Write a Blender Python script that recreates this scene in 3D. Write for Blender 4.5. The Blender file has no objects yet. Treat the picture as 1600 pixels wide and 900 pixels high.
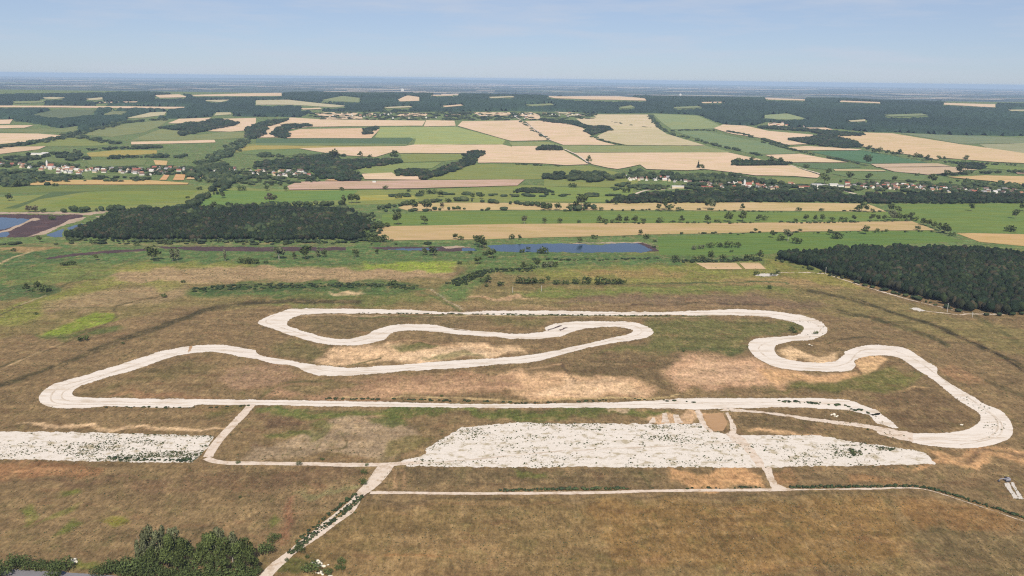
import bpy, bmesh, math, random
import numpy as np
from mathutils import Vector, Matrix
from mathutils.geometry import tessellate_polygon
random.seed(7); rng = np.random.default_rng(7)
S = bpy.context.scene; COL = S.collection
R = math.radians
# ------------------------------------------------------------------ camera
CAMH = 300.0; FPX = 1386.0; PITCH = math.atan((450-123)/FPX); ROLL = R(0.72)
Fw = np.array([0, math.cos(PITCH), -math.sin(PITCH)])
R0 = np.array([1.0, 0, 0]); U0 = np.array([0, math.sin(PITCH), math.cos(PITCH)])
Rt = R0*math.cos(ROLL)+U0*math.sin(ROLL); Up = U0*math.cos(ROLL)-R0*math.sin(ROLL)
cam = bpy.data.objects.new('camera', bpy.data.cameras.new('camera')); COL.objects.link(cam)
m = Matrix.Identity(4)
for i in range(3):
    m[i][0], m[i][1], m[i][2] = Rt[i], Up[i], -Fw[i]
m[2][3] = CAMH
cam.matrix_world = m
cam.data.sensor_width = 36; cam.data.lens = 36*FPX/1600
cam.data.clip_start = 1; cam.data.clip_end = 300000
S.camera = cam
# ------------------------------------------------------------------ terrain profile (rises to a wooded ridge, then falls to the far plain)
KN = np.concatenate([np.arange(2900, 14001, 50.0)])
def _sm(a): a = np.clip(a, 0, 1); return a*a*(3-2*a)
KZ = 125*_sm((KN-3000)/6000)*(1-_sm((KN-9200)/4500))
def Z(Y): return np.interp(Y, KN, KZ, left=0, right=0)
TS = np.geomspace(250, 70000, 1500)
def hit(u, v):
    """photograph pixel -> point of the terrain"""
    d = Fw + Rt*(u-800)/FPX + Up*(450-v)/FPX
    d = d/d[1]
    g = CAMH + TS*d[2] - Z(TS)
    k = np.argmax(g < 0)
    if g[k] >= 0: return np.array([d[0]*62000, 62000, 0.0])
    a, b = TS[max(k-1, 0)], TS[k]
    for _ in range(30):
        c = (a+b)/2
        if CAMH + c*d[2] - np.interp(c, KN, KZ, left=0, right=0) < 0: b = c
        else: a = c
    Y = (a+b)/2
    return np.array([d[0]*Y, Y, float(Z(Y))])
def proj(P):
    d = P - np.array([0, 0, CAMH]); w = d@Fw
    return 800+FPX*(d@Rt)/w, 450-FPX*(d@Up)/w
def metres(u, v, hpx):
    p = hit(u, v); r = math.dist(p, (0, 0, CAMH)); c = math.hypot(p[0], p[1])/r
    return hpx*r/(FPX*c)
# ------------------------------------------------------------------ helpers
def lin(c): c = c/255.0; return c/12.92 if c <= .04045 else ((c+.055)/1.055)**2.4
ALB = 1.22
def C(r, g, b, k=1.0): return (lin(r)*k/ALB, lin(g)*k/ALB, lin(b)*k/ALB)
def tag(o, label=None, cat=None, group=None, kind=None):
    if label: o['label'] = label
    if cat: o['category'] = cat
    if group: o['group'] = group
    if kind: o['kind'] = kind
    return o
def link(name, me, mat=None, parent=None):
    if mat is not None and not me.materials: me.materials.append(mat)
    o = bpy.data.objects.new(name, me); COL.objects.link(o)
    if parent: o.parent = parent
    return o
def empty(name, loc, rz=0):
    o = bpy.data.objects.new(name, None); COL.objects.link(o)
    o.location = loc; o.rotation_euler = (0, 0, rz); o.empty_display_size = .5
    return o
def mesh_arr(name, V, F, cols=None):
    V = np.asarray(V, np.float32); F = np.asarray(F, np.int32)
    me = bpy.data.meshes.new(name); k = F.shape[1]
    me.vertices.add(len(V)); me.vertices.foreach_set('co', V.ravel())
    me.loops.add(F.size); me.loops.foreach_set('vertex_index', F.ravel())
    me.polygons.add(len(F))
    me.polygons.foreach_set('loop_start', np.arange(0, F.size, k, dtype=np.int32))
    me.update(calc_edges=True)
    if cols is not None:
        a = me.color_attributes.new('Col', 'FLOAT_COLOR', 'POINT')
        c = np.ones((len(V), 4), np.float32); c[:, :3] = cols
        a.data.foreach_set('color', c.ravel())
    me.validate()
    return me
# lattice noise
_L = rng.random((256, 256)).astype(np.float32)
def vnoise(x, y):
    xi = np.floor(x).astype(np.int64); yi = np.floor(y).astype(np.int64)
    fx = x-xi; fy = y-yi; fx = fx*fx*(3-2*fx); fy = fy*fy*(3-2*fy)
    g = lambda a, b: _L[a & 255, b & 255]
    return (g(xi, yi)*(1-fx)+g(xi+1, yi)*fx)*(1-fy)+(g(xi, yi+1)*(1-fx)+g(xi+1, yi+1)*fx)*fy
def fbm(x, y, o=4):
    s = 0; a = .5
    for k in range(o):
        s = s+a*vnoise(x*2**k+17.3*k, y*2**k+5.1*k); a *= .5
    return s/(1-.5**o)*1.0   # 0..1 about .5
# ------------------------------------------------------------------ materials
def nt(mat):
    mat.use_nodes = True; n = mat.node_tree.nodes; n.clear()
    out = n.new('ShaderNodeOutputMaterial'); b = n.new('ShaderNodeBsdfPrincipled')
    mat.node_tree.links.new(b.outputs[0], out.inputs[0])
    b.inputs['Roughness'].default_value = .95; b.inputs['Specular IOR Level'].default_value = .1
    return mat.node_tree, b
def noise(t, scale, stretch=(1, 1, 1), detail=4, rough=.6, rot=0):
    g = t.nodes.new('ShaderNodeNewGeometry'); mp = t.nodes.new('ShaderNodeMapping')
    mp.inputs['Scale'].default_value = stretch; mp.inputs['Rotation'].default_value = (0, 0, rot)
    n = t.nodes.new('ShaderNodeTexNoise'); n.inputs['Scale'].default_value = scale
    n.inputs['Detail'].default_value = detail; n.inputs['Roughness'].default_value = rough
    t.links.new(g.outputs['Position'], mp.inputs[0]); t.links.new(mp.outputs[0], n.inputs['Vector'])
    return n.outputs[0]
def ramp(t, src, a, b, lo, hi):
    r = t.nodes.new('ShaderNodeMapRange'); r.inputs[1].default_value = a; r.inputs[2].default_value = b
    r.inputs[3].default_value = lo; r.inputs[4].default_value = hi
    t.links.new(src, r.inputs[0]); return r.outputs[0]
def mul(t, a, b):
    n = t.nodes.new('ShaderNodeMath'); n.operation = 'MULTIPLY'
    t.links.new(a, n.inputs[0]); t.links.new(b, n.inputs[1]); return n.outputs[0]
def scalec(t, col, f):
    n = t.nodes.new('ShaderNodeVectorMath'); n.operation = 'SCALE'
    if isinstance(col, tuple): n.inputs[0].default_value = col
    else: t.links.new(col, n.inputs[0])
    t.links.new(f, n.inputs[3]); return n.outputs[0]
def mix(t, f, a, b):
    n = t.nodes.new('ShaderNodeMix'); n.data_type = 'RGBA'
    t.links.new(f, n.inputs[0])
    for s, v in ((6, a), (7, b)):
        if isinstance(v, tuple): n.inputs[s].default_value = (*v, 1)
        else: t.links.new(v, n.inputs[s])
    return n.outputs[2]
def mat_ground():
    t, b = nt(bpy.data.materials.new('grassland'))
    a = t.nodes.new('ShaderNodeAttribute'); a.attribute_name = 'Col'
    f = mul(t, ramp(t, noise(t, .018, (1, 2.2, 1), 5), .35, .65, .72, .99), ramp(t, noise(t, .13, (1, .55, 1), 6, .78), .37, .63, .70, 1.30))
    f = mul(t, f, ramp(t, noise(t, .40, (1, .42, 1), 5, .8), .38, .62, .70, 1.30))
    f = mul(t, f, ramp(t, noise(t, .045, (.2, 1.8, 1), 6, .75), .36, .64, .86, 1.14))
    tint = ramp(t, noise(t, .07, (1, .6, 1), 6, .8), .50, .62, 0, .42)
    c = mix(t, tint, a.outputs[0], C(186, 154, 108))
    gr = ramp(t, noise(t, .05, (.9, .7, 1), 6, .8, .4), .52, .64, 0, .34)
    c = mix(t, gr, c, C(112, 110, 62))
    rd = ramp(t, noise(t, .033, (.7, 1.5, 1), 6, .75, 1.1), .54, .66, 0, .4)
    c = mix(t, rd, c, C(146, 104, 74))
    tg = ramp(t, noise(t, .28, (1, .45, 1), 4, .8), .56, .66, 0, .4)
    c = scalec(t, mix(t, tg, c, C(92, 92, 52)), f)
    bp = t.nodes.new('ShaderNodeBump'); bp.inputs['Strength'].default_value = .55; bp.inputs['Distance'].default_value = .8
    t.links.new(noise(t, .30, (1, .8, 1), 5, .75), bp.inputs['Height']); t.links.new(bp.outputs[0], b.inputs['Normal'])
    t.links.new(c, b.inputs['Base Color'])
    return b.id_data and bpy.data.materials['grassland']
def mat_noise(name, rgb, var=.18, scale=.1, stretch=(1, 1, 1), alt=None, a0=.5, a1=.65, asc=.05, amt=.7, astr=(1, 1, 1), fine=.0, rot=0):
    M = bpy.data.materials.new(name); t, b = nt(M)
    f = ramp(t, noise(t, scale, stretch, 5, .65, rot), .28, .72, 1-var, 1+var)
    if fine: f = mul(t, f, ramp(t, noise(t, 1.1, (1, 1, 1), 2), .3, .7, 1-fine, 1+fine))
    c = scalec(t, rgb, f)
    if alt: c = mix(t, ramp(t, noise(t, asc, astr, 6, .7, rot), a0, a1, 0, amt), c, scalec(t, alt, f))
    t.links.new(c, b.inputs['Base Color'])
    return M
def mat_leaf(name):
    M = bpy.data.materials.new(name); t, b = nt(M)
    a = t.nodes.new('ShaderNodeAttribute'); a.attribute_name = 'Col'
    oi = t.nodes.new('ShaderNodeObjectInfo')
    f = mul(t, ramp(t, noise(t, .35, (1, 1, 1), 3), .3, .7, .7, 1.3), ramp(t, oi.outputs['Random'], 0, 1, .78, 1.2))
    t.links.new(scalec(t, a.outputs[0], f), b.inputs['Base Color'])
    b.inputs['Roughness'].default_value = .8
    return M
_pm = {}
def plain(name, rgb, rough=.8, var=.08):
    if name not in _pm:
        _pm[name] = mat_noise(name, rgb, var, .6)
    return _pm[name]
_fm = {}
def field_mat(rgb):
    if rgb not in _fm:
        r, g, b = rgb
        crop = r > g
        if not crop: r, g, b = r*1.02, g*.95, b*.95
        _fm[rgb] = mat_noise('stubble' if crop else 'meadow', C(r, g, b), .12 if crop else .2, .06, (.22, 1.3, 1),
                             alt=C(r*.9, g*.94, b*.82) if crop else C(r*1.13, g*1.03, b*.9), a0=.42, a1=.62, asc=.012, astr=(.6, 2.5, 1), amt=.9, fine=.12,
                             rot=random.uniform(-.25, .25))
    return _fm[rgb]
GROUND = mat_ground(); LEAF = mat_leaf('foliage')
TRACK = mat_noise('crushed_limestone', C(234, 221, 207), .09, .22, (.3, 1.5, 1), alt=C(196, 172, 142), a0=.50, a1=.66, asc=.06, amt=.7, astr=(.35, 1.6, 1), fine=.09)
PAD = mat_noise('weedy_limestone', C(230, 218, 204), .10, .3, alt=C(164, 146, 106), a0=.52, a1=.62, asc=.11, amt=.7, astr=(.8, 1.1, 1), fine=.12)
DIRTROAD = mat_noise('dirt_road', C(226, 207, 188), .09, .3, alt=C(182, 154, 122), a0=.48, a1=.64, asc=.13, amt=.75, fine=.09)
RUT = mat_noise('wheel_ruts', C(206, 188, 168), .1, .3, alt=C(236, 222, 206), a0=.46, a1=.56, asc=.05, fine=.06)
SOIL = mat_noise('bare_soil', C(186, 148, 110), .1, .12, (.4, 1.3, 1), alt=C(160, 126, 90), a0=.5, a1=.68, asc=.05, fine=.05)
PEAT = mat_noise('peat', C(84, 66, 66), .15, .08, (.3, 1, 1), alt=C(118, 88, 82), a0=.5, a1=.7, asc=.03)
BANK = mat_noise('bank', C(188, 164, 142), .1, .1, alt=C(140, 128, 90))
ASPH = mat_noise('asphalt', (.20, .19, .20), .06, .3, fine=.05)
CONC = mat_noise('concrete', C(214, 204, 192), .05, .3, fine=.04)
WOODM = mat_noise('bark', (.16, .13, .10), .2, .6)
PALEBARK = mat_noise('pale_bark', (.42, .39, .34), .15, .6)
def mat_water():
    M = bpy.data.materials.new('water'); t, b = nt(M)
    b.inputs['Base Color'].default_value = (*C(14, 50, 78), 1)
    b.inputs['Roughness'].default_value = .15; b.inputs['Specular IOR Level'].default_value = .3
    n = noise(t, .5, (1, 1, 1), 2); bp = t.nodes.new('ShaderNodeBump'); bp.inputs['Strength'].default_value = .12
    t.links.new(n, bp.inputs['Height']); t.links.new(bp.outputs[0], b.inputs['Normal'])
    return M
WATER = mat_water()
# ------------------------------------------------------------------ sheets traced on the ground
def densify(p, step, jit=0.0, closed=True):
    out = []; n = len(p); ar = np.zeros(2)
    for i in range(n if closed else n-1):
        a, b = np.array(p[i], float), np.array(p[(i+1) % n], float)
        k = max(1, int(math.dist(a, b)/step))
        for j in range(k):
            q = a+(b-a)*j/k
            if jit:
                ar = ar*.8+rng.normal(0, .6, 2)
                if j or not closed: q = q+ar*np.array([jit, jit*.5])
            out.append(q)
    if not closed: out.append(np.array(p[-1], float))
    return out
def smooth(p, k=4):
    """open Catmull-Rom through the points"""
    p = [np.array(q, float) for q in p]; out = []
    for i in range(len(p)-1):
        a, b, c, d = p[max(i-1, 0)], p[i], p[i+1], p[min(i+2, len(p)-1)]
        for j in range(k):
            s = j/k
            out.append(.5*((2*b)+(c-a)*s+(2*a-5*b+4*c-d)*s*s+(3*b-a-3*c+d)*s**3))
    out.append(p[-1]); return out
def in_poly(x, y, poly):
    x = np.asarray(x, float); y = np.asarray(y, float); r = np.zeros(x.shape, bool); n = len(poly)
    for i in range(n):
        x1, y1 = poly[i]; x2, y2 = poly[(i+1) % n]
        if y1 == y2: continue
        c = ((y1 > y) != (y2 > y)) & (x < (x2-x1)*(y-y1)/(y2-y1)+x1)
        r ^= c
    return r
def sheet(name, px, mat, off, step=8, jit=.12, kind='structure'):
    pts = [hit(*q) for q in densify(px, step, jit)]
    v2 = [Vector((p[0], p[1], 0)) for p in pts]
    bm = bmesh.new(); vs = [bm.verts.new(v) for v in v2]
    for tri in tessellate_polygon([v2]):
        try: bm.faces.new([vs[i] for i in tri])
        except ValueError: pass
    ys = [v.y for v in v2]
    for k in KN:
        if min(ys) < k < max(ys) and max(ys) > 2900:
            bmesh.ops.bisect_plane(bm, geom=bm.verts[:]+bm.edges[:]+bm.faces[:], plane_co=(0, k, 0), plane_no=(0, 1, 0), dist=1e-3)
    for v in bm.verts: v.co.z = float(Z(v.co.y))+off
    bmesh.ops.recalc_face_normals(bm, faces=bm.faces[:])
    if bm.faces and sum(f.normal.z*f.calc_area() for f in bm.faces) < 0: bmesh.ops.reverse_faces(bm, faces=bm.faces[:])
    me = bpy.data.meshes.new(name); bm.to_mesh(me); bm.free()
    o = link(name, me, mat); tag(o, kind=kind); return o
def ribbon_px(line, w):
    """polyline in the photograph -> outline w metres wide on the ground (given back in pixels)"""
    P = [hit(*q) for q in line]; L, Rr = [], []
    if isinstance(w, (list, tuple)): w = list(np.interp(np.linspace(0, len(w)-1, len(P)), range(len(w)), w))
    for i, p in enumerate(P):
        a = P[max(i-1, 0)]; b = P[min(i+1, len(P)-1)]
        t = np.array([b[0]-a[0], b[1]-a[1]]); t /= np.linalg.norm(t)+1e-9
        n = np.array([-t[1], t[0]]); ww = (w[i] if isinstance(w, (list, tuple)) else w)/2
        for lst, s in ((L, 1), (Rr, -1)):
            q = p[:2]+n*s*ww; lst.append([float(c) for c in proj(np.array([q[0], q[1], Z(q[1])]))])
    return L+Rr[::-1]
def road(name, line, w, mat, off, step=1.8, jit=.5, k=4):
    return sheet(name, ribbon_px(smooth(line, k), w), mat, off, step, jit)
GREENS = .72*np.array([(.056, .078, .030), (.042, .062, .026), (.068, .088, .034), (.050, .072, .036), (.082, .098, .042)])
# ================================================================== everything traced from the photograph (1600 x 900 pixels, put down on the terrain by hit())
W_ = (230, 196, 166); S_ = (200, 168, 124); SP = (204, 168, 148); G_ = (124, 144, 80); DG = (84, 114, 80); LG = (146, 170, 106); YG = (158, 158, 88); DW = (200, 184, 150); GR = (106, 136, 68)
FIELDS = [
 # meadows first, stubble over them
 (G_, [(-60,312),(0,308),(320,290),(420,296),(660,297),(830,289),(1000,300),(960,316),(690,316),(560,320),(400,322),(250,325),(100,330),(-60,332)]),
 ((106,128,70), [(-60,292),(40,292),(300,289),(320,297),(130,300),(-60,304)]),
 ((88,112,68), [(26,326),(60,312),(137,299),(82,299.5),(45,314),(5,326)]),
 ((118,142,70), [(62,324),(140,300),(310,297.5),(290,312),(190,322)]),
 ((104,140,72), [(345,297),(420,299),(560,298),(540,312),(400,320),(300,322)]),
 (GR, [(598,335),(700,330.5),(800,330),(1200,331),(1400,331),(1428,345),(1200,347.5),(800,350),(592,353)]),
 (GR, [(1395,318.5),(1660,318),(1660,366),(1500,363),(1475,357),(1455,347),(1430,345),(1400,330)]),
 ((96,130,64), [(1028,370),(1200,364),(1375,361),(1452,360.5),(1505,377),(1400,382),(1290,388),(1200,397),(1100,400),(1030,398)]),
 (G_, [(667,281),(690,270),(745,256.5),(800,257),(850,260),(920,259),(960,268),(1000,281),(990,293),(850,291),(850,280)]),
 ((118,146,76), [(803,292),(990,294),(985,308),(940,316),(800,314)]),
 (G_, [(35,229),(100,216),(150,217),(172,226),(150,228)]), ((122,140,92), [(132,211),(162,197),(265,187),(250,197),(225,207),(175,214)]),
 ((124,142,92), [(205,219),(250,202),(282,200),(280,211),(310,211),(360,205),(390,208),(385,215),(325,219)]),
 ((116,136,88), [(0,202),(100,201),(120,197),(120,206),(60,208),(0,206)]),
 (YG, [(135,239),(180,235),(245,235),(245,240),(175,245),(140,245)]), ((112,134,82), [(135,250),(230,250),(225,258),(160,262),(140,258)]),
 ((128,142,82), [(352,237),(375,226),(405,225),(400,240)]), ((104,128,80), [(20,252),(60,243),(110,246),(105,254),(40,256)]),
 (LG, [(586,215),(594,199),(712,198),(790,219),(785,226),(647,226),(650,217)]), (DG, [(400,217),(640,215),(646,217),(637,225),(400,224)]),
 ((112,136,86), [(400,224),(637,225),(634,228),(400,227.5)]), (YG, [(362,236),(365,232),(400,227.5),(632,228.5),(560,231),(467,232.5),(400,234)]),
 ((104,132,80), [(365,240),(400,234),(467,233),(505,239),(500,244),(430,243)]),
 (G_, [(625,240.5),(727,241),(727,249),(690,252.5),(630,254)]), ((126,150,90), [(555,262),(632,255),(690,254),(675,263),(620,265),(615,273),(565,271)]),
 ((132,152,100), [(795,222),(857,222),(875,227.5),(1102,228),(1145,238.5),(895,238.5),(880,234),(800,228)]),
 ((134,158,108), [(1020,178),(1090,181),(1127,197),(1115,201),(1050,202.5),(1032,190)]), ((114,142,98), [(1050,204),(1100,205),(1200,224),(1248,240),(1182,242),(1125,230),(1075,212)]),
 ((118,140,106), [(1407,208.5),(1660,218),(1660,223),(1502,225)]), ((164,158,122), [(1530,226),(1660,222),(1660,245),(1550,235)]),
 ((80,122,86), [(1267,237.5),(1350,235.5),(1450,254.5),(1360,256),(1335,252.5)]), ((92,122,82), [(1235,255),(1335,256),(1345,262),(1290,265),(1260,262)]),
 ((104,132,82), [(1305,267.5),(1400,269),(1450,275),(1440,284),(1340,280),(1300,272)]), ((112,140,76), [(1470,251),(1500,249.5),(1520,252),(1600,263),(1600,268),(1535,263)]),
 ((120,140,86), [(1205,278),(1280,280),(1270,288),(1215,290)]),
 ((130,150,104), [(500,157),(535,150),(562,153),(560,160)]), ((136,160,116), [(1195,180),(1230,177.5),(1260,186),(1225,187),(1195,185)]), ((120,136,96), [(160,180),(175,174),(200,174.5),(182,181)]),
 ((96,116,84), [(50,180),(90,171),(150,172),(140,181),(90,185)]),
 # stubble
 (W_, [(-40,208.7),(60,209),(97,212),(62,220),(-40,229)]), (W_, [(-40,196),(53,196),(38,200),(-40,202)]), ((222,186,156), [(-40,231),(72,229),(60,234),(0,241),(-40,241)]),
 (W_, [(262,193),(280,186),(330,184),(322,189),(285,193)]), (W_, [(347,186),(400,184.5),(400,192),(385,204),(360,206),(325,205),(345,198),(372,191)]),
 (W_, [(205,222),(335,219),(337,223),(205,226)]), ((214,176,126), [(240,251),(262,252),(260,259),(243,258)]), ((216,166,120), [(249,282),(256,274),(265,274),(260,282)]),
 ((216,166,120), [(270,282),(275,272.5),(291,273.5),(287,282)]), ((214,176,132), [(291,281),(295,275),(320,275),(312,280)]), ((210,172,118), [(40,290),(82,277),(87,282),(225,282),(295,286.5),(293,289),(100,289)]),
 (W_, [(-40,165),(155,166),(300,167.5),(275,170),(155,168.8),(-40,167.6)]), (W_, [(240,149),(280,147.5),(294,152),(250,153)]), (W_, [(297,148.5),(440,145),(440,150),(305,150.5)]),
 (DW, [(197,185),(235,176),(260,175),(257,180),(225,184)]), (DW, [(335,181),(338,176),(360,176),(362,179)]), (DW, [(400,157),(450,156),(495,161),(545,166),(520,168),(457,164),(400,164)]), (DW, [(310,157),(360,156),(345,160)]),
 (W_, [(-20,188),(20,187),(15,194),(-20,195)]),
 (W_, [(400,215.5),(410,206),(415,198),(437,190),(454,184),(505,187),(665,189),(660,197),(485,198.5),(450,203),(443,208),(452,215)]),
 ((226,188,156), [(443,215.5),(447,207),(470,202),(590,200),(593,203),(580,216.5),(450,216.5)]), (W_, [(666,188),(710,189),(712,197),(662,198)]),
 (W_, [(467,232.5),(525,230.5),(632,229),(647,226.5),(785,226.5),(800,230),(800,255),(747,255),(745,245),(727,240),(625,240),(617,237),(587,246),(535,243),(505,239)]),
 (W_, [(565,272.5),(612,270.5),(620,275),(657,276),(657,282),(570,281)]), (SP, [(449,292),(465,285),(575,283.5),(820,281.5),(808,291),(660,295),(452,297.5)]),
 ((220,176,136), [(507,283),(520,279),(535,280),(535,284)]),
 (W_, [(715,197),(722,190),(815,188.5),(857,219.5),(800,221),(788,218)]), (W_, [(820,189.5),(868,188.5),(910,200),(920,210),(935,220),(962,227),(880,227),(858,219)]),
 ((218,194,160), [(900,186),(932,184),(925,179),(1012,179.5),(1030,202),(955,203),(918,198)]), ((206,186,150), [(955,203),(1030,202),(1042,210),(1102,228),(980,227.5),(930,217),(935,212)]),
 (W_, [(800,229),(838,229),(880,235),(920,257.5),(885,259),(842,256),(800,255)]),
 (W_, [(897,239.5),(1137,239),(1190,250),(1175,254),(1145,255),(1150,260),(1235,259.5),(1282,275),(1277,279),(1240,276),(1180,275),(1135,269),(1100,265),(1075,267),(1010,265),(1000,258),(965,265),(950,263),(925,257.5)]),
 (W_, [(1115,201),(1130,195),(1165,197),(1200,205),(1270,211),(1272,214),(1230,219),(1262,226),(1230,227),(1200,217.5),(1145,210)]),
 ((222,188,150), [(1347,207.5),(1395,209),(1500,226),(1600,240),(1660,248),(1660,263),(1600,256),(1560,254),(1475,247.5),(1462,250),(1362,232),(1345,229),(1325,219),(1300,214)]),
 (W_, [(1232,231),(1260,229),(1347,234),(1340,235.5),(1240,235)]), (W_, [(1195,243),(1250,241),(1325,254.5),(1232,254.5)]), ((206,176,150), [(1360,257),(1465,256),(1487,261),(1370,262)]),
 ((206,176,150), [(1375,262.5),(1495,262),(1527,266),(1500,270),(1450,274),(1397,269)]), ((204,178,140), [(1302,265),(1380,266.5),(1385,268.5),(1305,268)]),
 ((214,178,132), [(1480,277.5),(1540,275),(1660,278),(1660,291),(1575,289),(1550,284)]), (SP, [(1586,270),(1600,269),(1640,270),(1640,273),(1590,272.5)]),
 (W_, [(1200,192.5),(1225,193.5),(1225,197),(1200,197)]), (W_, [(1241,200),(1290,200),(1302,203),(1265,205)]),
 (W_, [(1195,152.5),(1255,155),(1262,157.5),(1200,156)]), (W_, [(1315,157.5),(1375,160),(1375,162),(1310,159.6)]), (W_, [(1475,161),(1555,163),(1555,168),(1475,164)]),
 (W_, [(845,150),(875,151),(922,150),(962,150),(1007,154),(1010,157.5),(925,156),(868,154)]), (W_, [(622,156),(637,149.5),(655,152),(655,158),(625,159)]), (W_, [(662,150.5),(690,147),(720,146),(707,150)]),
 (W_, [(490,177),(520,176),(560,177),(555,181),(500,182)]), (W_, [(500,184),(565,182),(567,186),(505,187)]), (W_, [(572,178),(583,177),(583,180),(572,181)]), (W_, [(618,182),(630,177),(670,177),(665,182)]),
 (W_, [(703,176),(720,180),(715,182),(705,180)]), (W_, [(738,176),(800,176),(795,181),(750,182)]), (W_, [(805,178),(830,176),(842,180),(845,186),(830,188)]), (DW, [(866,175),(900,177),(915,182),(890,182)]),
 (DW, [(58,153.5),(80,152),(106,153),(84,155.5)]), (DW, [(134,155),(160,152.5),(160,156),(140,157)]), (W_, [(690,166),(720,163.5),(724,165.5),(696,168)]), ((130,150,104), [(966,168),(986,165),(992,168.5),(974,170)]), (DW, [(1325,189),(1352,187),(1352,190),(1330,191)]),
 (DW, [(600,168),(640,166),(645,168),(606,170)]), ((130,150,104), [(820,164),(860,162),(868,164.5),(830,166.5)]), (W_, [(1095,160),(1130,159.5),(1132,161),(1098,161.8)]), ((124,146,104), [(1380,180),(1440,178),(1452,181),(1392,183)]), (DW, [(1575,172),(1640,172),(1640,174),(1580,174)]), (W_, [(150,160),(215,159),(214,160.5),(152,161.5)]), ((128,148,104), [(20,159),(70,158),(66,161),(24,162)]),
 (W_, [(470,170),(500,169),(503,171),(474,172)]), (DW, [(760,152),(800,150.5),(806,152.5),(768,154)]), ((126,146,104), [(1050,168),(1090,166),(1098,168.5),(1058,170.5)]),
 # near strips
 ((206,176,130), [(622,325),(640,317.5),(700,317),(845,317),(920,318),(1200,316.5),(1355,318.5),(1385,331),(1200,329.5),(1000,328.5),(800,328),(640,330)]),
 (S_, [(585,367),(592,354),(800,350),(1000,349),(1200,348),(1425,346),(1462,360),(1375,360.5),(1200,363),(1025,366.5),(950,369),(800,372.5),(760,374),(610,376)]),
 ((206,168,118), [(1495,365),(1520,364.5),(1660,367),(1660,388),(1600,385),(1530,378)]),
 ((212,178,140), [(1087,411),(1150,411),(1160,421),(1105,421)]), ((212,178,140), [(1155,411),(1187,411),(1197,421),(1165,421)]),
 ((152,162,86), [(560,306),(640,304),(655,311),(560,314)]), ((148,158,84), [(840,305),(965,303),(950,312),(850,313)]),
]
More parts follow.
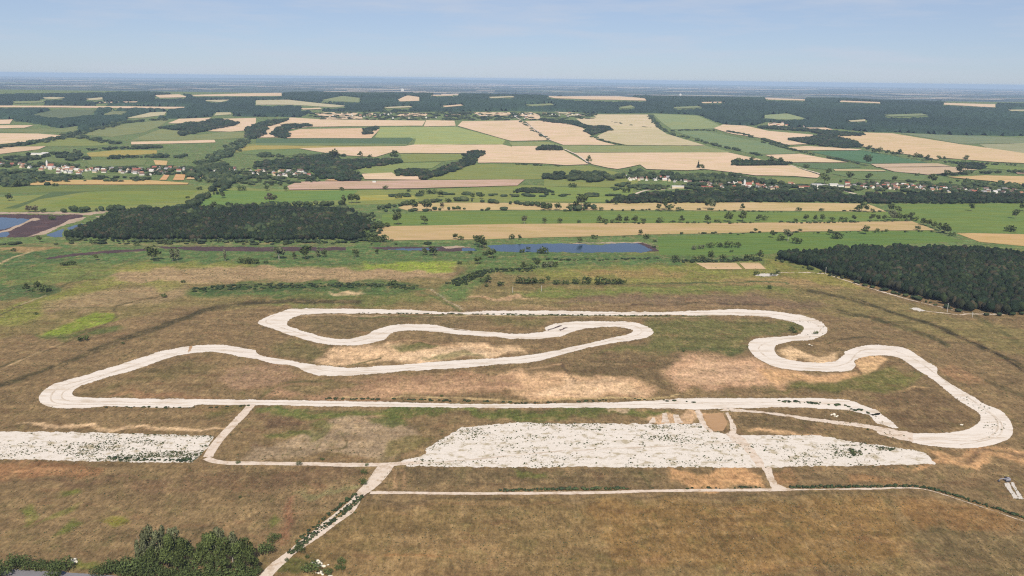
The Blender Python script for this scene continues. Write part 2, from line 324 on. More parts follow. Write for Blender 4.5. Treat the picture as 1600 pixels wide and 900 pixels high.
PAINT = [  # colour, softness, opacity, polygon
 ((110,132,74), 6, 1, [(-300,100),(1900,100),(1900,395),(-300,398)]),
 ((120,130,68), 9, 1, [(-300,390),(1900,388),(1900,420),(1240,440),(900,440),(700,420),(400,425),(150,440),(-300,470)]),
 ((140,124,78), 10, 1, [(100,440),(400,428),(700,430),(1240,425),(1400,470),(1800,560),(1800,600),(1200,470),(700,485),(300,480),(60,520),(-200,560),(-200,480)]),
 # band under the left wood and the peat strips
 ((92,120,66), 5, .9, [(-100,384),(300,378),(730,380),(1030,398),(1200,402),(1080,412),(860,412),(700,412),(400,416),(120,412),(-100,420)]),
 ((182,146,100), 4, .8, [(0,384),(60,381),(95,380),(98,388),(50,394),(0,392)]),
 ((170,152,104), 3, .7, [(100,379),(400,381),(560,383),(540,386),(250,385),(110,384)]),
 ((84,112,62), 6, .8, [(-60,396),(60,393),(120,398),(90,412),(-60,420)]), ((80,108,60), 5, .9, [(-60,443),(85,443),(92,455),(60,463),(-60,470)]),
 ((96,122,62), 6, .8, [(-60,420),(90,415),(95,428),(40,438),(-60,442)]),
 ((182,152,112), 6, .95, [(150,440),(190,422),(380,415),(560,421),(715,419),(700,432),(560,441),(400,439),(250,441)]),
 ((152,166,62), 6, .95, [(560,413),(640,409),(708,411),(713,421),(650,426),(570,421)]), ((152,148,70), 6, .7, [(160,425),(230,412),(400,411),(380,416),(230,423)]),
 ((140,142,66), 7, .85, [(-60,500),(30,472),(110,450),(170,432),(200,440),(120,462),(40,500),(-60,530)]),
 ((176,148,110), 8, .7, [(60,470),(200,448),(300,440),(290,462),(200,480),(60,490)]),
 ((144,146,66), 6, .6, [(205,440),(300,438),(290,448),(250,455)]),
 ((138,152,56), 5, .95, [(66,520),(95,502),(150,489),(172,491),(172,501),(140,515),(90,524)]), ((94,110,54), 5, .8, [(60,520),(120,521),(180,512),(200,516),(140,530),(70,527)]),
 ((92,114,60), 6, .95, [(288,462),(306,446),(400,440),(600,438),(660,446),(690,450),(640,458),(560,464),(400,465)]),
 ((72,96,52), 5, .8, [(300,450),(340,446),(460,444),(600,444),(650,448),(560,455),(420,458),(330,458)]),
 ((112,124,62), 6, .7, [(400,470),(500,462),(660,458),(690,466),(560,478),(430,482)]),
 ((214,184,142), 3, .8, [(505,458),(540,456),(570,459),(520,461.5)]), ((200,166,126), 3, .8, [(725,464),(800,462),(848,464),(780,467),(725,467)]),
 ((102,126,66), 8, .9, [(690,465),(700,440),(740,415),(830,398),(880,412),(830,420),(770,430),(730,468)]),
 ((142,140,68), 8, .85, [(830,425),(1080,412),(1210,412),(1230,440),(900,440),(840,438)]), ((172,140,90), 7, .7, [(880,424),(1000,420),(1080,424),(1060,432),(930,431)]),
 ((124,134,64), 6, .8, [(800,460),(850,452),(990,448),(1200,444),(1240,455),(1000,460),(870,466)]), ((176,144,98), 6, .7, [(1110,436),(1300,428),(1370,450),(1300,452),(1180,446)]),
 ((144,138,66), 6, .8, [(1200,406),(1240,415),(1300,430),(1360,452),(1320,450),(1230,432)]),
 ((134,108,86), 8, .8, [(880,472),(920,460),(1180,462),(1300,478),(1250,482),(1000,476)]), ((176,144,104), 7, .6, [(620,482),(660,474),(900,478),(1100,472),(1180,480),(900,484)]),
 # inside the circuit
 ((126,108,74), 8, .8, [(455,500),(560,492),(720,495),(780,500),(700,510),(640,508),(560,528),(500,520)]), ((116,110,64), 7, .7, [(760,496),(860,496),(850,508),(770,512)]),
 ((112,112,62), 9, .85, [(1010,500),(1240,500),(1252,520),(1170,528),(1160,548),(1060,550),(1000,548),(930,555),(1010,530)]),
 ((90,98,54), 6, .7, [(1060,545),(1160,538),(1200,535),(1160,550),(1000,552)]), ((116,108,66), 8, .7, [(420,545),(470,530),(530,545),(500,566),(440,560)]),
 ((120,100,70), 9, .8, [(880,575),(960,555),(1060,555),(1070,600),(1010,612),(950,590)]),
 ((218,184,142), 6, .95, [(545,547),(600,534),(640,540),(740,538),(810,547),(815,553),(700,563),(620,569),(530,569),(500,564)]),
 ((222,192,152), 5, .8, [(620,548),(740,545),(800,552),(700,561),(620,566)]), ((108,112,58), 4, .8, [(610,539),(650,534),(690,540),(660,545),(615,545)]), ((120,120,70), 4, .7, [(655,560),(720,550),(760,556),(700,563)]),
 ((214,176,134), 8, .92, [(720,602),(790,584),(900,584),(990,592),(1026,606),(1010,619),(860,624),(820,620),(730,608)]), ((222,190,150), 6, .7, [(830,612),(880,592),(980,594),(1010,612),(900,620)]),
 ((182,142,108), 10, .85, [(440,600),(560,592),(640,588),(740,584),(800,590),(820,610),(700,622),(520,622),(420,618)]), ((198,160,122), 6, .7, [(545,612),(600,602),(720,600),(760,612),(640,620)]),
 ((178,142,110), 9, .8, [(330,590),(380,574),(450,574),(470,588),(420,602),(350,606)]), ((112,104,62), 6, .7, [(440,604),(520,594),(560,596),(540,604),(460,612)]),
 ((198,160,124), 10, .88, [(1046,580),(1060,560),(1130,555),(1170,558),(1200,572),(1240,582),(1330,585),(1300,597),(1200,602),(1130,610),(1066,612)]), ((206,172,136), 5, .6, [(1060,590),(1090,565),(1170,570),(1190,590),(1100,605)]),
 ((222,190,146), 4, .95, [(1213,545),(1228,543),(1262,552),(1312,550),(1312,560),(1300,566),(1262,567),(1228,562)]),
 ((202,162,116), 5, .95, [(1180,577),(1215,580),(1265,586),(1332,581),(1342,588),(1280,598),(1200,600)]), ((216,178,130), 4, .95, [(1335,578),(1345,562),(1380,556),(1388,562),(1370,576),(1342,588)]),
 ((112,112,56), 8, .8, [(1200,605),(1290,598),(1400,570),(1440,585),(1420,605),(1300,615)]), ((176,134,96), 6, .7, [(1460,575),(1480,568),(1530,590),(1545,600),(1500,596)]),
 ((120,96,68), 8, .8, [(1360,620),(1420,600),(1490,625),(1525,650),(1500,668),(1420,672),(1390,650)]), ((190,158,112), 3, .7, [(1390,606),(1430,601),(1450,605),(1400,608)]),
 ((172,130,94), 6, .8, [(170,620),(210,612),(330,618),(300,622)]), ((118,104,66), 8, .7, [(120,615),(180,598),(260,572),(340,562),(320,580),(200,602)]),
 ((114,108,60), 5, .8, [(310,640),(390,636),(385,645),(320,652)]),
 # between circuit and pads
 ((102,112,52), 6, .85, [(395,640),(560,638),(800,638),(1050,640),(1020,652),(850,656),(720,650),(580,658),(470,652),(395,650)]),
 ((124,98,72), 6, .8, [(405,652),(470,652),(470,664),(400,675)]), ((178,152,120), 7, .9, [(490,672),(520,652),(580,645),(600,656),(640,668),(660,684),(640,714),(370,716),(395,696),(450,688)]),
 ((104,112,56), 5, .85, [(570,652),(620,650),(630,664),(590,668)]), ((108,112,56), 4, .8, [(400,680),(480,676),(480,684),(420,686)]), ((112,112,58), 5, .7, [(480,660),(500,655),(515,668),(500,685),(480,690)]),
 ((124,112,64), 6, .8, [(600,690),(650,684),(680,690),(640,714),(600,712)]),
 ((214,182,140), 2.5, .9, [(20,666),(75,663),(150,666),(330,671),(340,674),(150,672),(80,669.5)]), ((206,168,124), 3, .9, [(1165,672),(1230,671),(1310,675),(1260,677),(1165,678)]),
 ((200,160,118), 3, .9, [(1098,648),(1130,645),(1137,662),(1130,674),(1112,674)]), ((118,98,68), 4, .8, [(1150,648),(1200,648),(1280,660),(1280,668),(1160,668)]),
 ((206,172,134), 4, .9, [(1010,652),(1030,643),(1095,644),(1100,660),(1010,661)]), ((210,182,146), 3, .8, [(945,643),(985,642),(980,650),(950,651)]),
 ((200,156,108), 6, .9, [(1045,738),(1070,734),(1185,733),(1190,758),(1110,762),(1045,760)]), ((170,128,88), 6, .8, [(1205,735),(1240,732),(1260,750),(1240,762),(1215,755)]), ((176,132,88), 6, .7, [(1330,745),(1400,746),(1410,758),(1340,760)]),
 ((196,154,108), 4, .85, [(1440,704),(1600,705),(1640,702),(1600,722),(1465,728),(1380,725),(1460,722)]), ((116,92,68), 6, .8, [(1470,712),(1600,708),(1640,712),(1500,718)]),
 ((116,98,68), 7, .7, [(630,735),(900,735),(1030,738),(1020,760),(640,762)]), ((112,118,56), 4, .7, [(815,740),(855,738),(860,748),(820,750)]),
 # foreground
 ((142,116,74), 14, .8, [(480,800),(800,780),(1430,775),(1440,900),(1300,980),(420,980),(430,900)]),
 ((152,116,68), 10, .6, [(900,790),(1380,785),(1420,860),(1200,900),(950,880)]), ((162,130,88), 10, .6, [(540,870),(620,840),(760,850),(820,890),(700,940),(540,930)]),
 ((116,100,66), 5, .6, [(1432,832),(1500,829),(1700,834),(1700,960),(1442,960)]), ((156,116,70), 8, .7, [(1400,780),(1470,778),(1580,820),(1560,830),(1440,828),(1405,810)]),
 ((168,122,84), 6, .75, [(-60,722),(60,722),(160,730),(150,745),(-60,752)]), ((120,92,68), 8, .6, [(-60,752),(200,748),(400,735),(560,735),(500,755),(200,765)]),
 ((120,126,54), 5, .75, [(85,768),(112,761),(122,768),(95,775)]), ((116,124,54), 5, .8, [(20,806),(45,796),(58,800),(40,812)]), ((134,130,50), 5, .85, [(165,818),(185,806),(205,812),(180,826)]),
 ((110,118,52), 6, .8, [(95,850),(118,822),(138,828),(120,850)]), ((118,122,54), 5, .6, [(45,815),(85,800),(130,790),(118,808)]), ((112,116,50), 4, .85, [(115,885),(150,880),(145,896),(120,896)]),
 ((152,126,88), 9, .6, [(230,830),(330,790),(420,785),(400,840),(420,870),(420,830),(250,835)]), ((98,86,60), 4, .7, [(290,820),(350,812),(360,820),(320,826)]),
 ((108,114,52), 4, .8, [(428,820),(440,800),(445,812),(430,830)]), ((150,104,78), 4, .7, [(440,845),(462,770),(470,768),(460,815),(448,850)]),
 ((104,104,54), 4, .8, [(430,890),(450,868),(480,880),(500,895),(470,905)]), ((150,150,100), 5, .5, [(470,765),(560,755),(555,762),(480,772)]),
 ((120,122,60), 5, .7, [(-60,890),(30,888),(120,894),(115,897),(-60,897)]),
]
DK_ = (92,84,54)
LINES = [  # colour, half width px, opacity, polyline
 ((86,76,50), 6, .95, [(-60,625),(0,603),(90,570),(200,528),(280,500),(340,480),(420,472),(560,472)]), ((104,92,60), 2.5, .8, [(-40,585),(0,572),(90,540),(150,515),(178,495),(183,478),(250,462)]),
 ((196,164,122), 1.5, .6, [(0,580),(10,572),(100,533)]), ((104,96,60), 1.5, .7, [(0,481),(180,481.5)]), ((90,92,54), 2, .8, [(-20,505),(30,478),(70,460),(140,425)]), ((206,190,140), 1.2, .7, [(30,477),(68,461)]),
 ((78,70,44), 4.5, 1, [(1262,454),(1330,468),(1400,490),(1470,512),(1530,542),(1640,590)]), ((62,52,36), 2.4, 1, [(1480,520),(1530,540),(1600,578),(1640,598)]), ((84,78,48), 5, .95, [(1310,486),(1400,508),(1450,525),(1480,540)]),
 ((96,94,54), 4, .6, [(1520,490),(1560,515),(1640,560)]), ((92,80,56), 2, .8, [(1295,536),(1320,529),(1380,528)]), ((94,86,56), 5, .6, [(1540,595),(1580,612),(1640,625)]),
 ((190,150,110), 2, .8, [(1290,560),(1340,575)]), ((100,74,60), 2, .7, [(1335,572),(1342,584)]),
 ((110,90,66), 2, .7, [(880,566),(900,595)]), ((96,84,56), 2.2, .7, [(900,545),(960,533),(1000,530)]), ((196,160,120), 2, .7, [(790,580),(840,576),(880,570)]),
 ((104,96,58), 3, .7, [(405,622),(440,600),(520,594)]), ((206,176,126), 2, .8, [(530,620),(680,622),(820,626)]), ((214,184,130), 2, .85, [(825,624),(955,622),(1020,622),(1060,616)]),
 ((190,152,112), 1.8, .8, [(610,536),(640,531),(670,535),(720,541)]), ((96,92,56), 1.8, .8, [(545,571),(590,562),(595,555)]),
 ((106,94,60), 2, .7, [(530,675),(542,692),(535,702),(512,706),(520,716)]), ((106,94,60), 2, .6, [(622,698),(628,706),(620,716)]), ((120,104,70), 2, .5, [(505,680),(498,695),(490,710)]),
 ((108,90,62), 3, .6, [(580,783),(800,780),(1100,776),(1400,770)]), ((164,128,88), 2, .5, [(600,790),(900,788)]), ((90,84,54), 3, .75, [(1000,738),(1015,762)]),
 ((110,92,62), 2, .5, [(1000,800),(1025,845),(1045,880),(1060,905)]), ((106,92,60), 2, .5, [(1080,795),(1130,860),(1160,905)]), ((98,86,56), 2, .55, [(1210,800),(1270,860),(1310,905)]),
 ((104,114,60), 2, .7, [(400,640),(700,640),(960,641)]), ((210,180,140), 1.6, .6, [(420,492),(560,493.5),(700,494),(850,494.5),(1100,496)]),
 ((96,104,56), 1.6, .8, [(560,497),(700,492.5),(900,493.5),(1100,495)]), ((92,108,58), 2.2, .8, [(660,455),(690,470),(720,486)]), ((206,190,160), 1.2, .7, [(678,452),(700,470),(722,483)]),
 ((80,98,52), 2, .8, [(800,442),(1000,443),(1200,440),(1230,445)]), ((90,74,56), 3, .7, [(970,478),(1100,474),(1200,478)]),
 ((200,176,130), 2.0, .8, [(0,413),(30,400),(50,392)]),
 ((92,120,66), 3, .7, [(-60,384),(300,384),(730,384)]),
 ((160,112,70), 3, .5, [(600,868),(640,866),(700,868)]), ((196,150,110), 2.5, .7, [(566,735),(560,755)]), ((190,150,110), 2.5, .7, [(612,735),(615,765)]), ((190,150,110), 2.5, .6, [(628,735),(628,762)]),
]
# ------------------------------------------------------------------ the unfinished circuit
LOOP_OUT = [(400,547.5),(375,543),(350,539.5),(332,538.7),(300,540.7),(262,546.7),(225,557.5),(175,573.7),(130,587),(100,595),(82,601),(67.5,611),(61,619.5),(62.5,627.5),(72.5,634),(92,637.5),(120,638),(160,635.5),(207,636),(250,637.5),(300,636)]
LOOP_OUT2 = [(304,633),(387,632.5),(500,635),(600,636),(700,636.5),(800,637.5),(925,637),(1025,638),(1087,640),(1132,638.5),(1200,637),(1250,637),(1312,640),(1345,645),(1362,648.5),(1372,648.5)]
STUB = [(1376,646),(1370,641),(1340,630),(1310,623),(1200,622),(1075,622),(1050,623.7),(975,628),(875,630),(800,631.5),(675,630),(600,628),(525,627),(400,624.5)]
LOOP_IN = [(387,625),(300,623.7),(225,623),(175,621.7),(130,621),(116,618.7),(113,613.7),(120,606),(140,598.7),(175,587.5),(212,577.5),(250,563.7),(287,553.7),(325,550),(350,552),(375,557.5),(400,560.5)]
MID_LOW = [(400,560.5),(425,567.5),(462,572.5),(475,580),(500,587),(537,587.5),(575,585),(625,580),(700,576),(800,568),(837,565),(871,556),(912,545),(962,535.5),(1000,530),(1017,524),(1021,517.5),(1012,510),(985,503),(950,502),(895,502.5),(862,507.5),(851,512.5),(852,517.5),(825,521),(800,521),(750,517.5),(712,515.5),(687,509),(662,506),(625,507),(600,511),(582,517.5),(575,522.5),(550,529),(525,529.5),(500,525),(475,517.5),(452,510),(449,504),(462,495),(487,490.5),(550,490),(700,491),(800,492),(950,493),(1050,492.5),(1150,493),(1200,495)]
CH_IN = [(1220,499),(1237,502.5),(1254,510),(1255,516),(1245,524),(1200,527),(1182,529),(1170,535),(1170,545),(1180,557.5),(1195,566),(1215,574),(1250,579),(1300,581),(1327,579),(1337,571),(1335,562.5),(1360,556),(1390,556),(1410,561),(1422,570),(1437,580),(1460,595),(1475,607.5),(1500,626),(1522,640),(1531,647.5),(1530,659),(1515,669),(1487,675.5),(1425,677.5)]
CH_OUT = [(1425,691),(1450,696),(1487,700),(1525,699.5),(1555,694),(1575,686),(1582,677.5),(1582,667.5),(1577,655),(1565,642.5),(1537,630),(1505,611),(1480,597.5),(1465,585),(1464,575),(1452,567.5),(1430,552.5),(1415,544.5),(1395,540.5),(1360,539),(1340,542),(1320,549.5),(1320,554),(1311,561),(1300,566),(1262,566),(1230,561),(1215,555),(1210,546),(1215,539),(1240,532.5),(1262,532),(1282,526),(1292,519),(1291,511),(1280,502.5),(1260,495),(1237,490),(1200,485.5),(1150,483),(1112,484.5),(1045,487.5),(950,487.5),(887,486),(825,485),(757,486),(750,487.3),(687,487),(637,484),(550,482.5),(462,482.5),(445,485),(420,494),(404,502.5),(407,507.5),(432,516),(457,525),(500,536),(525,539.5),(550,540),(570,537.5),(600,531),(610,522.5),(625,517.5),(650,516),(687,519),(712,522),(750,525),(800,529),(830,530),(856,528),(880,524),(907,515),(940,510.5),(965,511),(985,514),(989,517.5),(980,522.5),(950,529),(900,541),(850,551),(800,557.5),(700,564),(625,570),(575,573),(550,575),(512,572),(475,567.5),(450,563),(410,556),(400,550)]
def sm_(p): return [tuple(q) for q in smooth(p, 3)]
LPAD = [(-60,674),(0,674),(100,675.5),(200,677.5),(335,681),(328,692),(322,702),(310,715),(302,722.5),(225,722),(100,719.5),(0,718),(-60,717)]
RPAD = [(800,661),(720,667.5),(695,682.5),(677,694),(667,700),(665,710),(625,722),(640,729),(725,729.5),(800,730),(1025,730),(1190,730.5),(1275,728),(1462,725),(1445,707.5),(1400,699),(1337,691),(1300,684),(1275,680),(1200,679.5),(1150,680),(1115,675),(1097,662.5)]
SHEETS = [
 ('gravel_pad', LPAD, PAD, .03), ('gravel_pad', RPAD, PAD, .03),
 ('race_track', sm_(LOOP_OUT)+sm_(LOOP_OUT2)+sm_(STUB)+sm_(LOOP_IN), TRACK, .06),
 ('race_track', sm_(MID_LOW)+sm_(CH_IN)+sm_(CH_OUT), TRACK, .064),
 ('service_road', sm_([(1135,638),(1200,643.7),(1275,653.7),(1355,663.7),(1427,677)])+sm_([(1427,691),(1375,679),(1360,670),(1275,658.7),(1200,646.7),(1125,642)]), DIRTROAD, .07),
 ('race_track', [(1358,648),(1374,645),(1382,650),(1392,657),(1404,668.5),(1395,669),(1380,663),(1370,661)], TRACK, .06),
 ('bare_soil', [(855,515.5),(876,508.5),(879,509.5),(857,516.8)], PEAT, .09), ('bare_soil', [(872,516),(884,511.5),(888,512),(876,517)], PEAT, .09), ('bare_soil', [(296,541),(300,540.8),(298,549),(294,551)], SOIL, .09),
 ('bare_soil', [(1133,645),(1139,645),(1146,656),(1150,668),(1149,677),(1164,686),(1180,704),(1191,718),(1195,730.5),(1184,730.5),(1172,714),(1158,698),(1140,684),(1134,678),(1141,674),(1140,660)], DIRTROAD, .04),
 ('bare_soil', [(1098,648),(1130,645.5),(1136,662),(1129,673),(1113,673)], SOIL, .045),
 ('gravel_path', [(1014,660.8),(1019,652),(1022,652),(1024,660.8)], DIRTROAD, .05), ('gravel_path', [(1033,660.8),(1036,645),(1042,645),(1047,660.8)], DIRTROAD, .05),
 ('gravel_path', [(1055,660.8),(1052,648),(1060,648),(1068,660.8)], DIRTROAD, .05), ('gravel_path', [(1093,661),(1085,640),(1094,640),(1104,664),(1116,676),(1108,676)], DIRTROAD, .05),
 ('dirt_road', [(1190,730),(1206,762),(1200,768),(1235,765),(1215,757),(1203,730)], DIRTROAD, .08),
 ('concrete_strip', [(1569.5,755),(1577.5,754.5),(1589.5,779),(1583,779)], CONC, .05), ('concrete_strip', [(1579,754),(1583,753),(1601,779.5),(1592,780)], CONC, .05),
 ('concrete_slab', [(1421,482),(1432,480.5),(1447,485.5),(1437,487)], CONC, .05), ('concrete_slab', [(1180,430.5),(1187,427.5),(1205,427),(1217,429),(1214,431.5),(1190,431.5)], CONC, .05),
 ('peat', [(-60,335),(60,334.5),(95,336),(128,335),(130,340),(105,346),(95,353),(70,361),(52,370),(-60,372)], PEAT, .04),
 ('bank', [(-60,331.5),(100,331.5),(125,333),(165,329.5),(172,331),(140,336),(100,334.5),(-60,334)], BANK, .06), ('bank', [(105,345),(118,341),(135,339),(130,343),(106,350),(75,364),(42,371),(55,366),(80,357),(97,350)], BANK, .05),
 ('bank', [(150,338),(178,335),(177,337.5),(155,340)], BANK, .05), ('bank', [(-20,365),(10,359),(45,343),(55,340.5),(63,343),(50,344.5),(14,361),(-20,368)], BANK, .06),
 ('lake', [(-60,340.5),(0,340),(37,341),(47,342.5),(32,350),(7,358.7),(-60,361)], WATER, .08), ('lake', [(-60,367),(0,364),(11,362),(15,366),(9,370.5),(-60,371.5)], WATER, .08),
 ('pond', [(72,367),(90,360),(100,357.5),(98,362),(97,370.5),(82,370)], WATER, .08), ('pond', [(105,356),(127,349),(131,350),(118,357),(108,359)], WATER, .08),
 ('lake', [(762,383.3),(800,381.5),(880,380.5),(925,382),(940,383.2),(955,380.3),(995,380),(1012,387),(1020,391),(1008,394),(900,394.5),(800,393.5),(772,393)], WATER, .08),
 ('peat', [(990,380),(1005,379),(1025,387),(1030,392),(1005,394.5),(1012,390)], PEAT, .06), ('bank', [(875,380.2),(940,378.8),(1000,378.2),(1030,386),(1000,379.8),(940,380.8)], BANK, .05),
 ('peat', [(240,385),(540,386.5),(541,391.5),(400,393),(310,392),(255,388)], PEAT, .04), ('peat', [(575,387),(690,384.8),(735,386.5),(746,391.5),(690,393),(640,391.5),(600,390)], PEAT, .04),
 ('pond', [(606,389),(660,387.5),(690,388),(680,391),(640,391.2)], WATER, .08), ('pond', [(722,388),(740,388),(746,391.5),(722,392.3)], WATER, .08),
 ('bank', [(690,385),(715,384),(735,386),(700,388)], BANK, .06), ('peat', [(68,403.5),(110,397),(175,391),(240,388.5),(240,391),(170,396),(110,400.5),(75,405)], PEAT, .04),
]
ROADS = [
 ('wheel_ruts', [(385,545),(340,543),(300,545),(250,558),(190,577),(130,594),(95,604),(80,618),(85,629),(120,632),(250,632)], 1.6, RUT, .1), ('wheel_ruts', [(380,551),(335,547),(290,550),(235,564),(165,586),(115,604),(98,614),(100,624),(130,627.5),(260,629)], 1.3, RUT, .104),
 ('wheel_ruts', [(430,492),(415,503),(440,512),(480,524),(520,534),(560,533),(590,523),(625,512),(700,513),(760,521)], 1.8, RUT, .1), ('wheel_ruts', [(480,573),(520,580),(600,578),(700,570),(830,559),(950,533),(1000,522),(990,509),(930,506)], 1.8, RUT, .1),
 ('wheel_ruts', [(1262,500),(1282,512),(1270,523),(1210,532),(1185,545),(1215,565),(1290,573),(1325,567),(1345,548),(1390,547),(1430,562),(1470,590),(1530,634),(1556,655),(1555,676),(1520,689),(1450,685)], 1.6, RUT, .1), ('wheel_ruts', [(1440,567),(1462,584),(1500,612),(1548,645),(1566,665),(1555,684),(1500,695)], 1.6, RUT, .104),
 ('wheel_ruts', [(400,628.5),(600,632),(800,634.5),(950,633),(1080,630),(1250,629)], 1.6, RUT, .1), ('wheel_ruts', [(700,488.5),(900,490),(1100,488.5),(1200,490),(1250,498)], 1.6, RUT, .1),
 ('wheel_ruts', [(660,724),(740,718),(860,706),(980,700),(1100,694),(1160,690)], 2.2, RUT, .1),
 ('dirt_road', [(393,632),(378,650),(360,668),(345,684),(333,700),(325,714)], 8, DIRTROAD, .074), ('dirt_road', [(322,716),(345,722.5),(400,724),(480,725),(560,726.5),(620,725),(660,722)], 6.5, DIRTROAD, .078),
 ('dirt_road', [(606,724),(597,737),(585,752),(568,768),(548,785),(522,806),(500,824),(480,840),(462,856),(445,872),(428,886),(405,912)], [12,13,12,9,3.5,3.2,3.2,3.2,4.5,7,8,8], DIRTROAD, .082),
 ('dirt_road', [(562,780),(548,798),(520,819),(500,833),(478,850),(455,866)], [2,6,4.5,6,4,3], DIRTROAD, .086),
 ('dirt_road', [(578,770),(625,770),(700,771),(800,771),(950,769.5),(1025,767),(1200,765.5),(1235,765)], 4.2, DIRTROAD, .09),
 ('dirt_road', [(1235,765),(1290,764.5),(1350,764),(1425,762.5),(1462,769),(1500,781),(1550,797.5),(1620,822)], [3,1.4,3.2,1.8,1.3,.8,.7,.7], DIRTROAD, .094),
 ('dirt_road', [(983,309),(995,302),(1012,297),(1040,295.5),(1070,293),(1086,292.5)], 7, DIRTROAD, .3), ('dirt_road', [(1060,299),(1085,300),(1100,297)], 9, DIRTROAD, .3),
 ('dirt_road', [(1215,426),(1250,425.5),(1290,427.5)], 3, DIRTROAD, .06), ('dirt_road', [(1447,486),(1475,489),(1500,492),(1512,490.5),(1540,491),(1580,491)], 2.5, DIRTROAD, .06), ('dirt_road', [(1290,428),(1350,447),(1420,468),(1480,482),(1510,490)], 2, DIRTROAD, .064),
 ('asphalt_road', [(-60,893),(12,894.5),(70,897.5),(130,901),(200,906)], 7, ASPH, .05),
 ('dirt_road', [(883,234),(905,245),(920,256)], 6, DIRTROAD, 2.9), ('dirt_road', [(1235,259),(1265,268),(1290,276)], 8, DIRTROAD, 2.9), ('dirt_road', [(800,183),(812,187),(860,220)], 8, DIRTROAD, 3.1),
 ('dirt_road', [(1310,295),(1325,300),(1337,303)], 10, DIRTROAD, .3),
]
